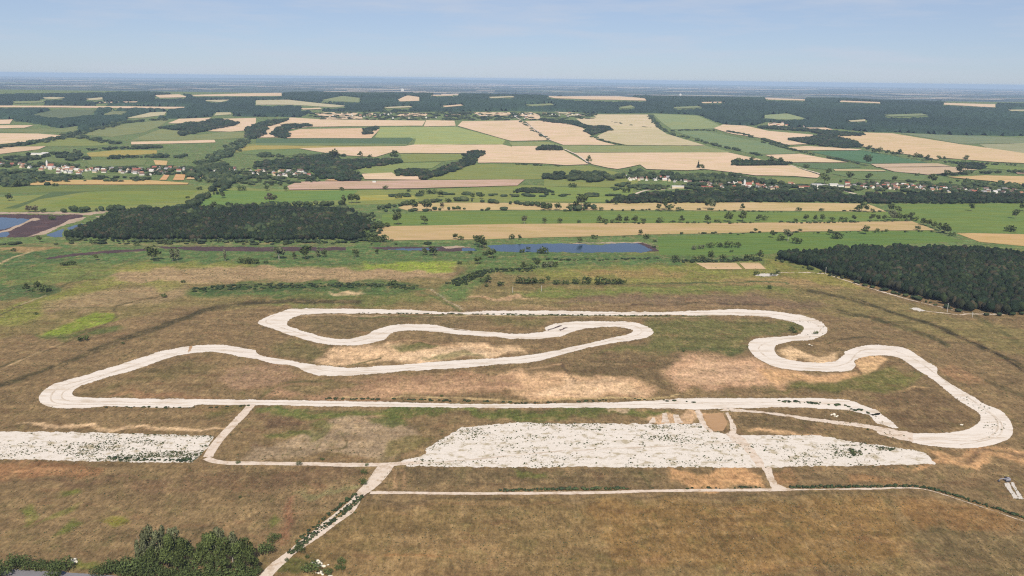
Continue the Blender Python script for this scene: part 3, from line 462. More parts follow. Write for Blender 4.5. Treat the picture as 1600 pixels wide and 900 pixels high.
# ------------------------------------------------------------------ woods, belts, hedgerows
FOREST = [(-60,151),(0,149),(230,146),(300,149),(440,147),(600,143),(850,144),(1000,148),(1200,153),(1660,166),(1660,214),(1500,212),(1400,207.5),(1350,206.5),(1310,202),(1240,199),(1200,191),(1180,197),(1150,196),(1127,195),(1090,180),(1020,177),(925,178),(900,175.5),(800,174),(700,175),(490,175),(470,184),(440,183),(400,183),(340,182),(300,185),(265,186),(225,186),(190,190),(165,197),(140,207),(115,212),(100,203),(60,195),(0,187),(-60,187)]
WD = 'wood'; BL = 'belt'
FG = GREENS_FAR = None
WOODS = [
 (BL,'scrub','ragged lighter scrub along the lower edge of the pine wood','scrub',[(95,374),(180,377.5),(300,378),(420,378.5),(548,379),(572,374)],14,5.5,2,7,.45,None,2),
 (BL,'tree_belt','lighter mixed trees inside the pine wood','trees',[(380,372),(420,358),(450,345),(470,352)],26,8,12,17,.4,GREENS*1.3,2),
 (BL,'tree_belt','lighter mixed trees at the upper corner of the pine wood','trees',[(300,340),(360,330),(420,328),(520,332),(566,350)],20,8,11,17,.45,GREENS*1.15,2),
 (BL,'scrub','lighter fringe of scrub before the slanting edge of the dark wood','scrub',[(1210,407),(1275,424),(1375,453),(1475,480),(1520,492),(1600,493)],7,5,1.5,6,.4,None,2),
 (BL,'scrub','scattered bushes on the meadow below the middle village','scrub',[(600,308),(690,304),(780,306),(900,306),(970,306)],40,13,2,8,.25,None,1),
 (BL,'scrub','scattered bushes along the ditch behind the peat strip','scrub',[(-20,382),(200,381),(400,381.5),(700,382)],10,9,1.5,5,.25,None,1),
 (BL,'scrub','scattered bushes and young trees between pine wood and stubble strip','scrub',[(575,335),(585,350),(585,365),(560,378)],24,8,2,8,.4,None,1),
 (WD,'wood','broad dark pine wood left of centre between meadow and peat strip','wood',[(100,371),(150,351),(185,335),(260,329),(400,327),(480,327),(556,331),(573,347),(569,371),(547,376),(400,376),(250,375),(120,374.5)],6.2,8,13.5,1,None,2,.62),
 (WD,'wood','big dark wood with straight slanting edge on the right beside brown grassland','wood',[(1206,404),(1275,421),(1375,450),(1475,477),(1520,489),(1600,491),(1720,491),(1720,402),(1600,398),(1500,395),(1400,393),(1300,396)],6.4,10,17,1,None,2,.62),
 (WD,'wood','square low dark plantation in the meadow below the stubble in the centre','wood',[(803,302),(807,297),(830,295),(857,297),(861,302)],5,6,8,1,None,1,.65),
 (WD,'wood','long wooded belt in front of the right-hand village','wood',[(948,318),(975,310),(1000,304),(1060,301),(1100,303),(1300,303),(1345,309),(1362,317),(1200,316.5),(1000,318.5)],8,4,12,.72,None,2,.66),
 (WD,'wood','wooded belt behind the big green meadow at far right','wood',[(1352,318),(1360,305),(1400,303),(1460,305),(1600,307),(1680,312),(1680,318),(1400,318.5)],8,5,12.5,.75,None,2,.62),
 (WD,'wood','dark grove behind the middle village right of its houses','wood',[(400,256),(440,251),(500,247),(520,246),(535,252),(620,250),(628,255),(560,266),(548,268),(565,284),(535,285),(500,279),(490,268),(440,264),(400,262)],11,6,14,.75,None,2,.62),
 (WD,'wood','rounded grove in the meadow beside the hook-shaped wood','wood',[(620,276),(620,269),(645,266),(668,271),(665,277)],9,9,13,1,None,2,.62),
 (WD,'wood','hook-shaped dark wood reaching up from meadow into pale stubble','wood',[(729,240),(735,238),(757,238),(758,244),(745,247),(742,256),(700,272),(665,282),(657,281),(670,273),(690,265),(725,253)],11,8,14,1,None,1,.62),
 (WD,'wood','oval dark copse between green strip and stubble right of centre','wood',[(838,234),(848,230),(868,230),(880,234),(878,236),(840,236)],9,10,15,1,None,1,.62),
 (WD,'wood','branching dark copse in far stubble on the left','wood',[(250,201),(290,195),(325,190),(345,187),(352,190),(372,193),(365,197),(325,205),(300,210),(282,213),(280,209),(295,203),(270,204)],18,10,16,1,None,1,.65),
 (WD,'wood','curved dark copse climbing to the forest beside far stubble','wood',[(385,202),(400,196),(418,190),(452,187),(440,192),(418,199),(412,212),(400,217),(385,217)],18,10,16,1,None,1,.65),
 (WD,'wood','C-shaped dark copse round the end of a far stubble field','wood',[(425,210),(432,201),(450,196),(482,195),(485,198),(450,203),(445,209),(452,214),(445,217),(435,216)],18,10,15,1,None,1,.65),
 (WD,'wood','small forked copse at the corner of the light green field','wood',[(565,211),(575,206),(568,203),(590,199),(590,202),(580,207),(580,210)],16,9,14,1,None,1,.65),
 (WD,'wood','dark copse shaped like a foot between two far stubble fields','wood',[(845,187),(900,191),(920,199),(950,199),(955,204),(935,209),(925,212),(915,208),(918,201),(890,195),(850,191)],18,10,16,1,None,1,.65),
 (WD,'wood','long dark copse inside the far stubble on the right','wood',[(1230,220),(1270,215),(1285,211),(1265,206),(1200,202),(1180,200),(1200,198),(1350,210),(1345,213),(1300,214),(1330,221),(1348,230),(1320,233),(1270,227)],16,10,15,1,None,1,.65),
 (WD,'wood','low dark hedge wood between two stubble fields above the right-hand village','wood',[(1145,255),(1150,252),(1170,254),(1232,256),(1230,259),(1145,260)],9,9,14,1,None,1,.62),
 (WD,'wood','copse at the lower edge of the big stubble field on the far right','wood',[(1500,262),(1510,257),(1530,258),(1540,264),(1520,266)],10,9,13,1,None,1,.62),
 (WD,'village_trees','dark trees and gardens left of the village church','trees',[(-60,267),(60,267),(110,278),(70,291),(-60,293)],10,5,11,.6,None,2,.62),
 (WD,'village_trees','trees in front of the left-hand village houses','trees',[(64,272),(140,275),(240,279),(240,285),(90,284)],10,4,8,.45,None,2,.62),
 (WD,'village_trees','trees between the houses of the left-hand village','trees',[(-60,252),(60,254),(140,262),(270,262),(350,264),(370,272),(240,274),(100,262),(-60,262)],10,4,10,.42,None,2,.62),
 (WD,'village_trees','dense trees right of the left-hand village','trees',[(285,270),(350,255),(368,268),(350,290),(330,286),(290,280)],11,7,14,.65,None,2,.62),
 (WD,'village_trees','trees among and in front of the middle village houses','trees',[(365,262),(490,268),(500,285),(430,290),(370,289)],10,4,9,.36,None,2,.62),
 (WD,'village_trees','dark tree cover behind the right-hand village','trees',[(968,280),(985,272),(1010,270),(1100,277),(1150,276),(1200,284),(1220,290),(1100,286),(1000,279)],11,9,16,.75,None,2,.62),
 (WD,'village_trees','dark tree cover in front of the right-hand village','trees',[(955,294),(985,287),(1050,291),(1062,294),(960,298)],10,4,9,.6,None,2,.62),
 (WD,'village_trees','trees between right-hand village and wooded belt','trees',[(1060,288),(1250,291),(1340,300),(1300,303),(1100,303)],10,4,10,.5,None,2,.62),
 (WD,'village_trees','trees among the houses of the far right village','trees',[(1320,285),(1480,285),(1680,292),(1680,306),(1450,303),(1340,298)],10,4,10,.42,None,2,.62),
 (WD,'village_trees','dark tree groups left of the right-hand village','trees',[(850,280),(850,274),(900,272),(945,273),(960,282),(940,287)],11,9,15,.85,None,2,.62),
 (WD,'village_trees','trees above the left-hand village around the white farm','trees',[(0,250),(40,243),(120,238),(140,250),(120,252),(80,247),(30,255)],13,8,14,.4,None,2,.62),
 (WD,'village_trees','trees and gardens of the far hamlets below the forest','trees',[(470,176),(700,176),(930,177),(930,186),(800,188),(700,189),(500,187)],24,5,9,.3,None,1,.62),
 (BL,'tree_belt','creek-side tree belt winding below the left stubble fields','trees',[(-20,234),(60,223),(110,212),(160,200),(200,191),(262,188)],70,15,9,16,.85,None,1),
 (BL,'tree_belt','tree belt joining the creek on the left','trees',[(118,214),(150,219),(178,225)],50,14,8,14,.85,None,1), (BL,'tree_belt','hedge belt along the upper edge of the yellow-green field on the left','trees',[(140,235),(200,233),(262,231)],60,13,8,14,.9,None,1),
 (BL,'tree_belt','tree belt below the yellow-green field on the left','trees',[(172,248),(220,246),(290,246)],50,12,8,15,.9,None,1), (BL,'tree_belt','tree belt climbing from the left village towards far stubble','trees',[(300,268),(330,252),(355,240),(372,226),(386,220)],55,12,8,16,.85,None,1),
 (BL,'tree_belt','tree belt running behind the middle village','trees',[(400,243),(440,246),(500,246),(540,244)],60,12,8,15,.85,None,1),
 (BL,'tree_belt','diagonal tree belt between two meadows left of centre','trees',[(350,292),(338,302),(320,312),(300,325),(285,330)],26,8,9,14,.95,None,2),
 (BL,'tree_belt','tree belt from the left village down to the diagonal belt','trees',[(352,270),(352,282),(348,293)],30,9,8,14,.9,None,2),
 (BL,'tree_belt','tree line behind the big pine wood','trees',[(102,331),(180,329),(260,327),(330,326),(400,323),(480,322),(536,322)],14,8,7,13,.85,None,2),
 (BL,'tree_belt','tree line above the stubble strip in the centre','trees',[(588,327),(620,323),(660,318),(730,316),(800,319),(842,321)],13,7.5,6,11,.8,None,2),
 (BL,'tree_belt','dense tree group at the left end of the upper stubble strip','trees',[(590,332),(640,331),(690,329),(760,329),(800,329)],9,7.5,5,9,.55,None,2),
 (BL,'tree_belt','tree clump cutting across the upper stubble strip','trees',[(845,323),(870,327),(900,328),(942,329)],22,7.5,8,14,.85,None,2),
 (BL,'hedgerow','low hedge between upper stubble strip and green meadow','hedge',[(945,329),(1100,329.5),(1250,331),(1390,331.5)],5,4.5,2,4,.6,None,1),
 (BL,'hedgerow','low hedge between green meadow and long stubble strip','hedge',[(930,349.5),(1100,348.5),(1300,347),(1420,345.5)],5,4.5,2,5,.6,None,1),
 (BL,'hedgerow','low hedge along the lower edge of the long stubble strip','hedge',[(1030,367),(1200,364),(1375,361.5),(1460,361)],4,4.5,1.5,3.5,.4,None,1),
 (BL,'hedgerow','line of trees dividing far stubble and green fields right of centre','trees',[(1015,181),(1040,206),(1100,223),(1150,235),(1190,244)],22,11,6,12,.9,None,1),
 (BL,'hedgerow','hedge along the far green field right of centre','hedge',[(1050,205),(1090,204),(1150,208),(1200,221),(1230,229)],22,12,6,10,.85,None,1),
 (BL,'hedgerow','hedge slanting down between dark green and stubble fields on the right','hedge',[(1190,222),(1230,233),(1300,248),(1350,259)],16,9,5,10,.9,None,1),
 (BL,'hedgerow','thin hedge dotted across the far stubble','hedge',[(950,190),(985,196),(1018,200)],10,14,3,7,.5,None,1), (BL,'hedgerow','hedge on the slope between two far stubble fields','hedge',[(812,190),(835,206),(858,220)],14,12,4,8,.7,None,1),
 (BL,'hedgerow','short dark strip of bushes below the foot-shaped copse','hedge',[(925,214),(950,224),(980,228)],14,9,4,8,.9,None,1),
 (BL,'tree_belt','tree belt under the big far right stubble field','trees',[(1440,252),(1500,256),(1560,258),(1680,262)],22,9,6,12,.75,None,1), (BL,'tree_belt','tree belt left of the far right stubble stripes','trees',[(1465,275),(1510,272),(1560,271),(1680,270)],26,9,7,13,.8,None,1),
 (BL,'tree_belt','tree belt below the far right stubble stripes','trees',[(1470,284),(1540,286),(1600,293),(1680,294)],24,9,6,12,.6,None,1), (BL,'hedgerow','hedge along the left edge of the far right stubble','hedge',[(1300,215),(1346,231),(1362,233),(1460,251)],14,9,4,9,.6,None,1),
 (BL,'hedgerow','row of bushes above the meadow right of the hook-shaped wood','hedge',[(802,258),(840,258.5),(885,260)],12,8,4,8,.8,None,1),
 (BL,'scrub','marshy scrub in the green hollow left of centre','scrub',[(300,455),(360,449),(450,447),(560,446),(650,449)],30,4.2,1,2.6,.35,None,1), (BL,'scrub','scrub rising diagonally from the small stream in the centre','scrub',[(705,445),(735,434),(765,424),(830,422)],24,4,1.5,4,.6,None,1),
 (BL,'scrub','scrub on the green slope right of the lake','scrub',[(1050,409),(1110,409),(1190,407)],16,4.5,2,5,.6,None,1), (BL,'scrub','low scrub below the lake','scrub',[(830,406),(950,406),(1030,404)],14,4.5,1,2.5,.3,None,1),
 (BL,'roadside_weeds','dark green weeds between the wheel tracks of the dirt road','weeds',[(566,775),(530,806),(500,828),(470,852),(452,866)],5,1.6,.6,1.7,.85,None,1),
 (BL,'roadside_weeds','dark green bushes along the left verge of the dirt road','weeds',[(556,772),(520,800),(490,826),(462,848)],3.2,1.8,.8,2.4,.7,None,1),
 (BL,'roadside_weeds','green verge right of the long gravel road','weeds',[(780,767),(860,765),(930,764.5),(982,763.5)],3,1.8,.6,1.9,.85,None,1),
 (BL,'roadside_weeds','thin green verge of the gravel road on the right','weeds',[(1000,764),(1100,763),(1190,762)],2,1.8,.5,1.2,.4,None,1),
 (BL,'roadside_weeds','bushy green strip along the gravel road at far right','weeds',[(1235,762.5),(1350,761),(1430,761),(1470,768),(1530,787),(1620,816)],3.2,1.7,.7,2.1,.9,None,1),
 (BL,'roadside_weeds','weeds along the lower edge of the left stone pad','weeds',[(160,716),(230,719),(300,719)],5,2,.5,1.4,.5,None,1),
 (BL,'roadside_weeds','dark weeds along the edges of the front straight','weeds',[(150,636),(300,637),(390,634)],3,2,.4,1.0,.3,None,1), (BL,'roadside_weeds','weeds beside the front straight in the centre','weeds',[(500,623),(700,626),(830,630),(990,624),(1090,630)],4,2.2,.4,1.2,.3,None,1),
 (BL,'roadside_weeds','weeds on the shoulder of the back straight','weeds',[(560,489),(700,490.5),(850,492),(1100,494)],4,2.6,.4,1.4,.4,None,1), (BL,'roadside_weeds','weeds on the stub end of the front straight','weeds',[(1215,628),(1300,632),(1345,642),(1372,650)],7,2.4,.4,1.2,.3,None,1),
]
TREES = [
 ('in the grove at the bottom left','tall trees of the bottom-left grove',[(217,882,36,'P',.6),(227,880,47,'P',.6),(236,876,54,'B',.5),(246,882,50,'B',.55),(256,876,52,'P',.62),(265,884,48,'b',.66),(276,878,52,'B',.6),(284,885,44,'b',.66),(291,880,38,'b',.7),(238,890,34,'b',.9),(260,892,32,'b',.9),(314,886,36,'b',.7),(323,879,44,'b',.7),(333,885,52,'b',.68),(342,879,55,'B',.5),(353,886,45,'b',.7),(364,880,46,'B',.62),(374,887,40,'b',.75),(386,883,44,'b',.66),(394,893,30,'b',.9),(328,896,30,'b',.9),(350,898,28,'b',.95),(372,899,26,'b',.95),(282,896,26,'b',.95)]),
 ('under the tall grove at the bottom left','undergrowth bushes of the grove',[(150,900,13,'u'),(164,897,17,'u'),(178,894,19,'u'),(192,893,19,'u'),(206,893,22,'u'),(198,902,18,'u'),(214,902,20,'u'),(228,900,20,'u'),(242,902,18,'u'),(256,904,18,'u'),(270,904,18,'u'),(284,906,18,'u'),(298,905,18,'u'),(312,907,18,'u'),(326,908,18,'u'),(340,908,18,'u'),(354,909,18,'u'),(368,908,18,'u'),(382,906,18,'u'),(394,904,16,'u',.9),(402,896,13,'u',.8),(222,890,16,'u'),(298,888,16,'u')]),
 ('in the hedge above the grey road','bushes in the roadside hedge',[(26,886,19,'u'),(43,888,16,'u'),(60,889,13,'u'),(74,890,13,'u'),(87,891,15,'u'),(101,891,17,'u')]),
 ('at the picture edge beside the grey road',None,[(3,899,20,'u')]), ('below the grey road',None,[(82,905,14,'u')]),
 ('beside the dirt road near the grove',None,[(416,866,20,'u',.9)]), ('left of the dirt road above the lone round bush','bushes left of the dirt road',[(424,848,12,'u'),(434,842,8,'u')]),
 ('right of the dirt road near the white rubble','bushes near the white rubble',[(534,881,9,'u'),(528,889,8,'u'),(536,890,6,'u'),(487,893,16,'u'),(468,862,10,'u'),(480,872,5,'u'),(448,877,5,'u'),(513,898,9,'u')]),
 ('on the gravel road below the stone pads','bushes by the gravel road',[(372,724,5,'u'),(467,727,6,'u'),(573,728,5,'u'),(569,741,8,'u'),(568,756,11,'u'),(504,719,4,'u'),(555,802,3,'u')]),
 ('standing alone in the brown grassland at left','lone bushes of the left grassland',[(256,465,6,'u'),(286,442,5,'u'),(56,492,4,'u'),(130,533,9,'u'),(375,778,3,'u'),(192,538,4,'u')]),
 ('in the green patch at the left edge','trees in the left green patch',[(42,456,11,'b'),(60,454,13,'b'),(70,456,9,'u'),(77,455,6,'u'),(52,456,5,'u')]),
 ('below the peat pond at the left','bushes below the peat pond',[(21,393,5,'u'),(62,379,9,'b'),(111,378,6,'u'),(145,381,6,'u'),(214,384,6,'u'),(263,382,7,'u'),(82,343,6,'u')]),
 ('in the green band below the pine wood','trees of the green band',[(150,407,9,'b'),(240,408,21,'b',1.2),(270,408,17,'P'),(277,407,17,'P'),(352,408,16,'P',.6),(376,411,8,'u'),(386,412,10,'u'),(396,412,10,'u'),(436,405,19,'B'),(460,405,10,'b'),(477,405,20,'b'),(497,402,14,'P'),(507,402,12,'b'),(556,402,13,'b'),(589,397,8,'b'),(105,415,6,'u'),(98,415,5,'u'),(113,414,6,'u'),(415,412,5,'u'),(664,399,11,'b'),(677,400,14,'b')]),
 ('at the left end of the blue lake','trees at the end of the lake',[(745,384,16,'b',.8),(750,388,19,'b'),(756,388,13,'b'),(770,404,15,'b'),(758,399,7,'u'),(748,413,12,'b'),(718,413,5,'u'),(735,396,5,'u')]),
 ('on the near shore of the blue lake','trees on the near lake shore',[(816,395,7,'u'),(826,391,6,'u'),(851,397,12,'u',.9),(843,396,7,'u')]), ('standing at the water on the far shore of the blue lake',None,[(906,380,10,'b')]),
 ('on the far bank between lake and stubble strip','bushes on the far lake bank',[(800,374,8,'u'),(812,375,8,'b'),(929,373,7,'u'),(975,371,3,'u'),(1001,368,9,'b'),(1010,373,8,'u'),(1023,378,4,'u'),(711,374,9,'b'),(720,375,7,'u'),(1065,365,3,'u')]),
 ('in the scrub above the circuit','bushes in the scrub above the circuit',[(616,447,11,'u'),(755,441,8,'u'),(761,448,6,'u'),(763,442,12,'b'),(783,447,8,'u'),(738,434,8,'u'),(728,445,5,'u'),(746,428,6,'u'),(800,424,5,'u'),(818,421,11,'b'),(830,420,8,'u'),(840,419,13,'b'),(855,418,11,'U'),(866,417,9,'u'),(818,443,11,'u',1.4),(832,443,11,'u',1.2),(846,443,8,'u'),(856,438,7,'u'),(870,445,9,'u'),(883,445,8,'u'),(900,443,8,'u'),(915,443,11,'u',1.2),(940,445,13,'u',1.2),(955,444,9,'u'),(966,444,10,'u'),(976,442,5,'u')]),
 ('in the meadow right of the lake','bushes in the lake meadow',[(1085,390,7,'U'),(1096,389,7,'U'),(1110,387,8,'u'),(1124,386,8,'u'),(1138,387,11,'u'),(1152,387,9,'u'),(1055,407,9,'u'),(1085,407,7,'u'),(1097,407,9,'u'),(1111,407,14,'b'),(1130,407,10,'u'),(1150,407,6,'u'),(1170,406,10,'u'),(1187,405,13,'b'),(1143,394,4,'u'),(1022,387,4,'u')]),
 ('beside the small pale slab by the right-hand wood','bushes by the pale slab',[(1182,430,7,'u'),(1208,431,5,'u'),(1216,428,6,'u'),(1203,451,6,'u')]),
 ('on the meadow left of the right-hand wood','trees on the slope meadow',[(1206,372,11,'b'),(1220,376,9,'u'),(1231,377,17,'B'),(1245,381,10,'u'),(1296,367,8,'b'),(1305,373,11,'u'),(1310,373,9,'u'),(1181,364,7,'b'),(1194,344,7,'u')]),
 ('on the long stubble strip','trees on the long stubble strip',[(1250,361,4,'u'),(1352,366,12,'b',1.2),(1371,362,5,'u'),(1385,362,4,'u'),(1433,360,7,'u'),(1378,363,3,'u')]),
 ('in the green meadow above centre-left stubble','trees of the centre meadow',[(579,371,9,'u'),(582,358,10,'u'),(592,357,10,'u'),(602,355,8,'u'),(580,378,11,'u'),(597,378,12,'u',1.2),(612,377,4,'u'),(622,352,20,'b',.9),(663,351,14,'b'),(568,366,8,'u')]),
 ('in the hedge line above the long stubble strip','trees in the hedge above the stubble',[(819,350,13,'B',.8),(851,349.5,9,'b'),(875,349,8,'b'),(905,348.5,5,'u'),(937,348.5,11,'b'),(946,348.5,7,'u'),(957,348.5,6,'u'),(967,349,13,'b'),(979,348.5,10,'b'),(992,348.5,11,'b'),(1005,348,7,'u'),(1031,348,9,'u'),(1065,348.5,11,'b'),(1105,348,12,'b'),(1120,347.5,5,'u'),(1139,347,15,'b'),(1160,346.5,16,'b'),(1185,346,10,'b'),(1243,346,5,'u'),(1260,346,10,'b'),(1274,346,9,'b'),(1285,346,10,'b'),(1300,346,7,'u'),(1318,346,7,'u'),(1334,346,9,'b'),(1362,345.5,10,'b'),(1372,345.5,9,'b'),(1382,345.5,9,'b'),(1395,345,13,'B'),(1405,345,11,'b'),(1414,345,9,'b'),(1422,345,12,'b'),(1428,345,7,'u')]),
 ('across the upper stubble strip','trees of the upper stubble strip',[(645,330,17,'b'),(667,329.5,16,'b'),(691,326,9,'r'),(850,329,11,'b'),(860,329,11,'b'),(871,329,12,'b'),(890,330,11,'b'),(901,328,14,'b'),(909,323,19,'b'),(917,328,12,'b'),(930,328,6,'u'),(940,329,6,'u'),(1029,329,10,'b'),(1039,329,20,'b',.7),(1046,329,10,'u'),(1060,329,6,'u'),(1106,327,14,'b',.8),(1114,327,14,'B',.8),(1160,329,10,'b'),(1248,330,6,'u'),(1284,330,5,'u'),(1339,331,9,'b'),(1346,331,13,'b'),(1353,331,9,'b'),(1363,330,4,'u'),(1392,331,12,'b'),(1403,334,11,'b'),(1395,341,12,'B'),(962,320,6,'u'),(825,321,6,'u')]),
 ('in the slanting row above the stubble at right','trees of the slanting row',[(1443,352,10,'b'),(1452,354,10,'b'),(1460,357,9,'b'),(1468,361,11,'b'),(1475,365,14,'b'),(1480,366,11,'b'),(1487,369,6,'u')]),
 ('standing alone in the big green meadow at far right','lone trees of the far right meadow',[(1518,330,11,'b',.9),(1586,342,13,'b',.8),(1578,362,10,'u',1.1)]), ('at the right picture edge by the wooded belt',None,[(1600,331,15,'b')]),
 ('in the meadows left of centre','scattered trees of the left meadows',[(14,314,10,'b'),(293,310,4,'u'),(335,328,12,'b'),(348,310,9,'b'),(377,298,8,'u'),(417,298,8,'b'),(446,299,8,'b'),(534,298,6,'u'),(602,296,6,'u'),(421,317,14,'r'),(430,317,12,'b'),(312,297,6,'u'),(87,291,5,'u'),(537,322,15,'p'),(549,318,15,'b'),(557,318,13,'b'),(45,332,9,'r'),(55,332,9,'r'),(68,332,6,'u'),(27,292,9,'b')]),
 ('in the meadow strip above the centre tree line','bushes of the centre meadow strip',[(623,310,8,'u'),(632,307,6,'u'),(639,300,5,'u'),(653,305,5,'u'),(658,304,7,'u'),(670,303,8,'u'),(679,303,8,'u'),(688,308,10,'b'),(738,311,9,'b'),(752,311,10,'b'),(700,316,7,'u'),(979,301,8,'u'),(894,293,8,'u')]),
 ('at the edge of the big stubble field','trees at the big stubble field',[(920,256,12,'b'),(1091,263,11,'c',1),(1097,266,9,'b'),(1205,256,11,'b'),(1219,257,10,'b'),(1175,254,9,'b'),(522,250,16,'b'),(563,246,9,'b'),(578,246,5,'u'),(616,250,14,'b'),(1155,256,9,'b'),(985,270,6,'b')]),
 ('along the lower side of the far right stubble field','trees of the far right row',[(1357,237,9,'b'),(1365,239,6,'u'),(1374,241,10,'b'),(1386,242,7,'b'),(1396,243,6,'u'),(1405,245,10,'b'),(1420,248,6,'b'),(1432,249,9,'b'),(1439,250,8,'b'),(1449,251,8,'b'),(1467,251,7,'b'),(1475,251,6,'b'),(1509,252,8,'b')]),
 ('among the fields above the right-hand village','trees above the right-hand village',[(1353,259,15,'b'),(1295,275,11,'b'),(1329,282,12,'b'),(1357,282,10,'b'),(1288,288,16,'b'),(1433,275,5,'u'),(1456,288,14,'b'),(1500,273,14,'b'),(1480,276,9,'b'),(1397,284,8,'b'),(1260,262,6,'u')]),
 ('inside the circuit infield','bushes of the infield',[(1237,518,9,'u',.7),(1243,521,6,'u'),(1275,522,5,'u'),(690,620,4,'u'),(1068,550,4,'u'),(1356,672,3,'u')]),
]
def _lp(u, v): return np.clip((u-60)/220, .1, 1)*(.5+1.2*np.clip((v-684)/30, 0, 1))
def _rp(u, v): return np.where(u < 1120, .35+.9*np.clip((702-v)/30, 0, 1), np.where((u > 1300) & (u < 1385), 1.4, .35))
WEEDS = [
 ('weeds','green weeds speckling the left stone pad',LPAD,4200,.18,.8,_lp), ('weeds','green weeds speckling the big right stone pad',RPAD,4600,.16,.85,_rp),
 ('weeds','dense weed clump on the right end of the stone pad',[(1325,690),(1350,692),(1375,697),(1400,702),(1385,706),(1350,716),(1330,712)],260,.3,1.3,None),
 ('weeds','weeds strewn on the circuit at right',[(1225,500),(1290,505),(1290,520),(1265,530),(1250,522)],60,.3,.9,None),
 ('weeds','weeds on the long right-hand turn of the circuit',[(1465,590),(1500,610),(1550,640),(1575,665),(1550,690),(1535,670),(1540,650),(1500,622)],120,.25,.8,None),
 ('grass_tufts','dark tufts in the foreground grassland',[(0,730),(560,735),(430,860),(0,870)],420,.2,.6,None), ('grass_tufts','small dark tufts in the orange-brown grass at the bottom',[(560,790),(1600,780),(1600,900),(440,900)],900,.2,.55,None),
]
HOUSES = [
 ('of the left village at picture edge',[(0,257),(52,257),(52,263),(0,262)],12,1.1), ('of the left church cluster',[(62,262),(82,259),(122,259),(124,268),(64,267)],20,1.1), ('in front of the left church',[(84,265),(135,268),(132,273),(86,271)],10,1.1),
 ('of the row right of left church',[(135,265),(215,263),(216,271),(137,270)],25,1.1), ('of the dense left village cluster',[(215,263),(262,263),(260,274),(206,274)],23,1.1), ('among trees right of that cluster',[(264,263),(302,263),(302,269),(266,269)],10,1.1), ('at the far end of the left village',[(335,264),(370,263),(370,270),(336,270)],8,1.1),
 ('of the middle village',[(384,268),(410,267),(470,268),(488,276),(470,278),(430,275),(386,272)],35,1.1), ('by the grove of the middle village',[(490,264),(508,264),(508,271),(492,271)],3,1.2),
 ('of the right village upper row',[(980,277),(1040,278),(1080,283),(1080,287),(1030,283),(980,282)],30,1.1), ("around the right village's red hall",[(1094,286),(1130,290),(1130,296),(1112,292),(1094,289)],15,1.1), ('around the right village church',[(1136,287),(1150,278),(1172,280),(1176,296),(1140,296)],22,1.1), ('right of the right village church',[(1183,290),(1215,292),(1216,297),(1184,295)],13,1.1),
 ('near the white depot',[(1220,288),(1250,288),(1250,292),(1222,293)],5,1.1), ('of the long far-right village row',[(1322,288),(1400,289),(1470,294),(1470,300),(1400,297),(1322,294)],47,1.1), ('ending the far-right village row',[(1470,294),(1600,298),(1600,304),(1480,301)],27,1.1),
 ('of the hamlet below the central forest',[(495,178),(700,178),(700,186),(510,186)],22,1.3), ('of the hamlet below the forest, centre-right',[(735,177),(920,177),(915,185),(820,187),(740,182)],24,1.3), ('of the far hamlet on the left',[(40,185),(140,187),(140,195),(60,193)],16,1.4), ('of the far hamlet on the right',[(1200,192),(1290,196),(1285,200),(1205,197)],10,1.5),
]
SHEDS = [
 (60,242,21,14,5,'white','pale','long white farm building above the left village'), (71,241,9,12,5,'white','pale','short white farm building right of the long one'), (134,249,5,12,5,'white','pale','small white barn above the left village'),
 (1256,294,17,16,5,'cream','red','long red-roofed hall at the left end of the depot'), (1275,291,14,14,6,'white','grey','white shed behind the red-roofed depot hall'), (1284,292,16,13,5,'white','pale','wide white shed in the middle of the depot'), (1302,291,12,14,6,'white','pale','white shed at the back right of the depot'), (1313,293,8,12,6,'white','grey','small white shed at the right end of the depot'), (1270,297,14,10,4,'cream','pale','low cream shed at the front of the depot'),
 (1104,295,17,18,6,'cream','red','big pinkish red-roofed hall in the right-hand village'), (1063,294,26,12,5,'cream','pale','long cream barn beside the sandy track'), (585,286,5,10,4,'white','pale','white hut alone on the pinkish ploughed field'), (585,145.5,3,30,10,'white','pale','white shed far beyond the ridge'),
]
CHURCHES = [(74,262,11,'red','white church with tall pale steeple in the left-hand village',1), (1163,292,12,'red','white church tower with red-roofed nave in the right-hand village',1)]
RUBBLE = [(112,876,4,9,'white heap of stones beside the roadside hedge at the bottom left',1), (500,884,4.5,14,'white rubble heap right of the dirt road near the bottom edge',2), (501,896,2.6,7,'smaller white rubble pile at the bottom edge below the bigger heap',3), (517,900,1.8,5,'white stones at the very bottom edge right of the rubble pile',5), (1305,650,3.5,9,'pale stone heap between service road and stub of the front straight',4), (1265,539,2.2,5,'small white stone pile inside the chicane',6), (1503,664,2.4,6,'pale stones on the grass inside the right-hand turn',7)]
POLES = [(1290,428,10,'white pole before the upper slanting edge of the right-hand wood',None), (1480,488,13,'thin pale pole before the middle of the wood edge',None), (1519,496,8,'short white post at the lower corner of the right-hand wood',None), (801,457,9,'thin pole on the brown grass above the back straight',None), (846,455,9,'thin grey pole right of the other pole above the back straight',None)]

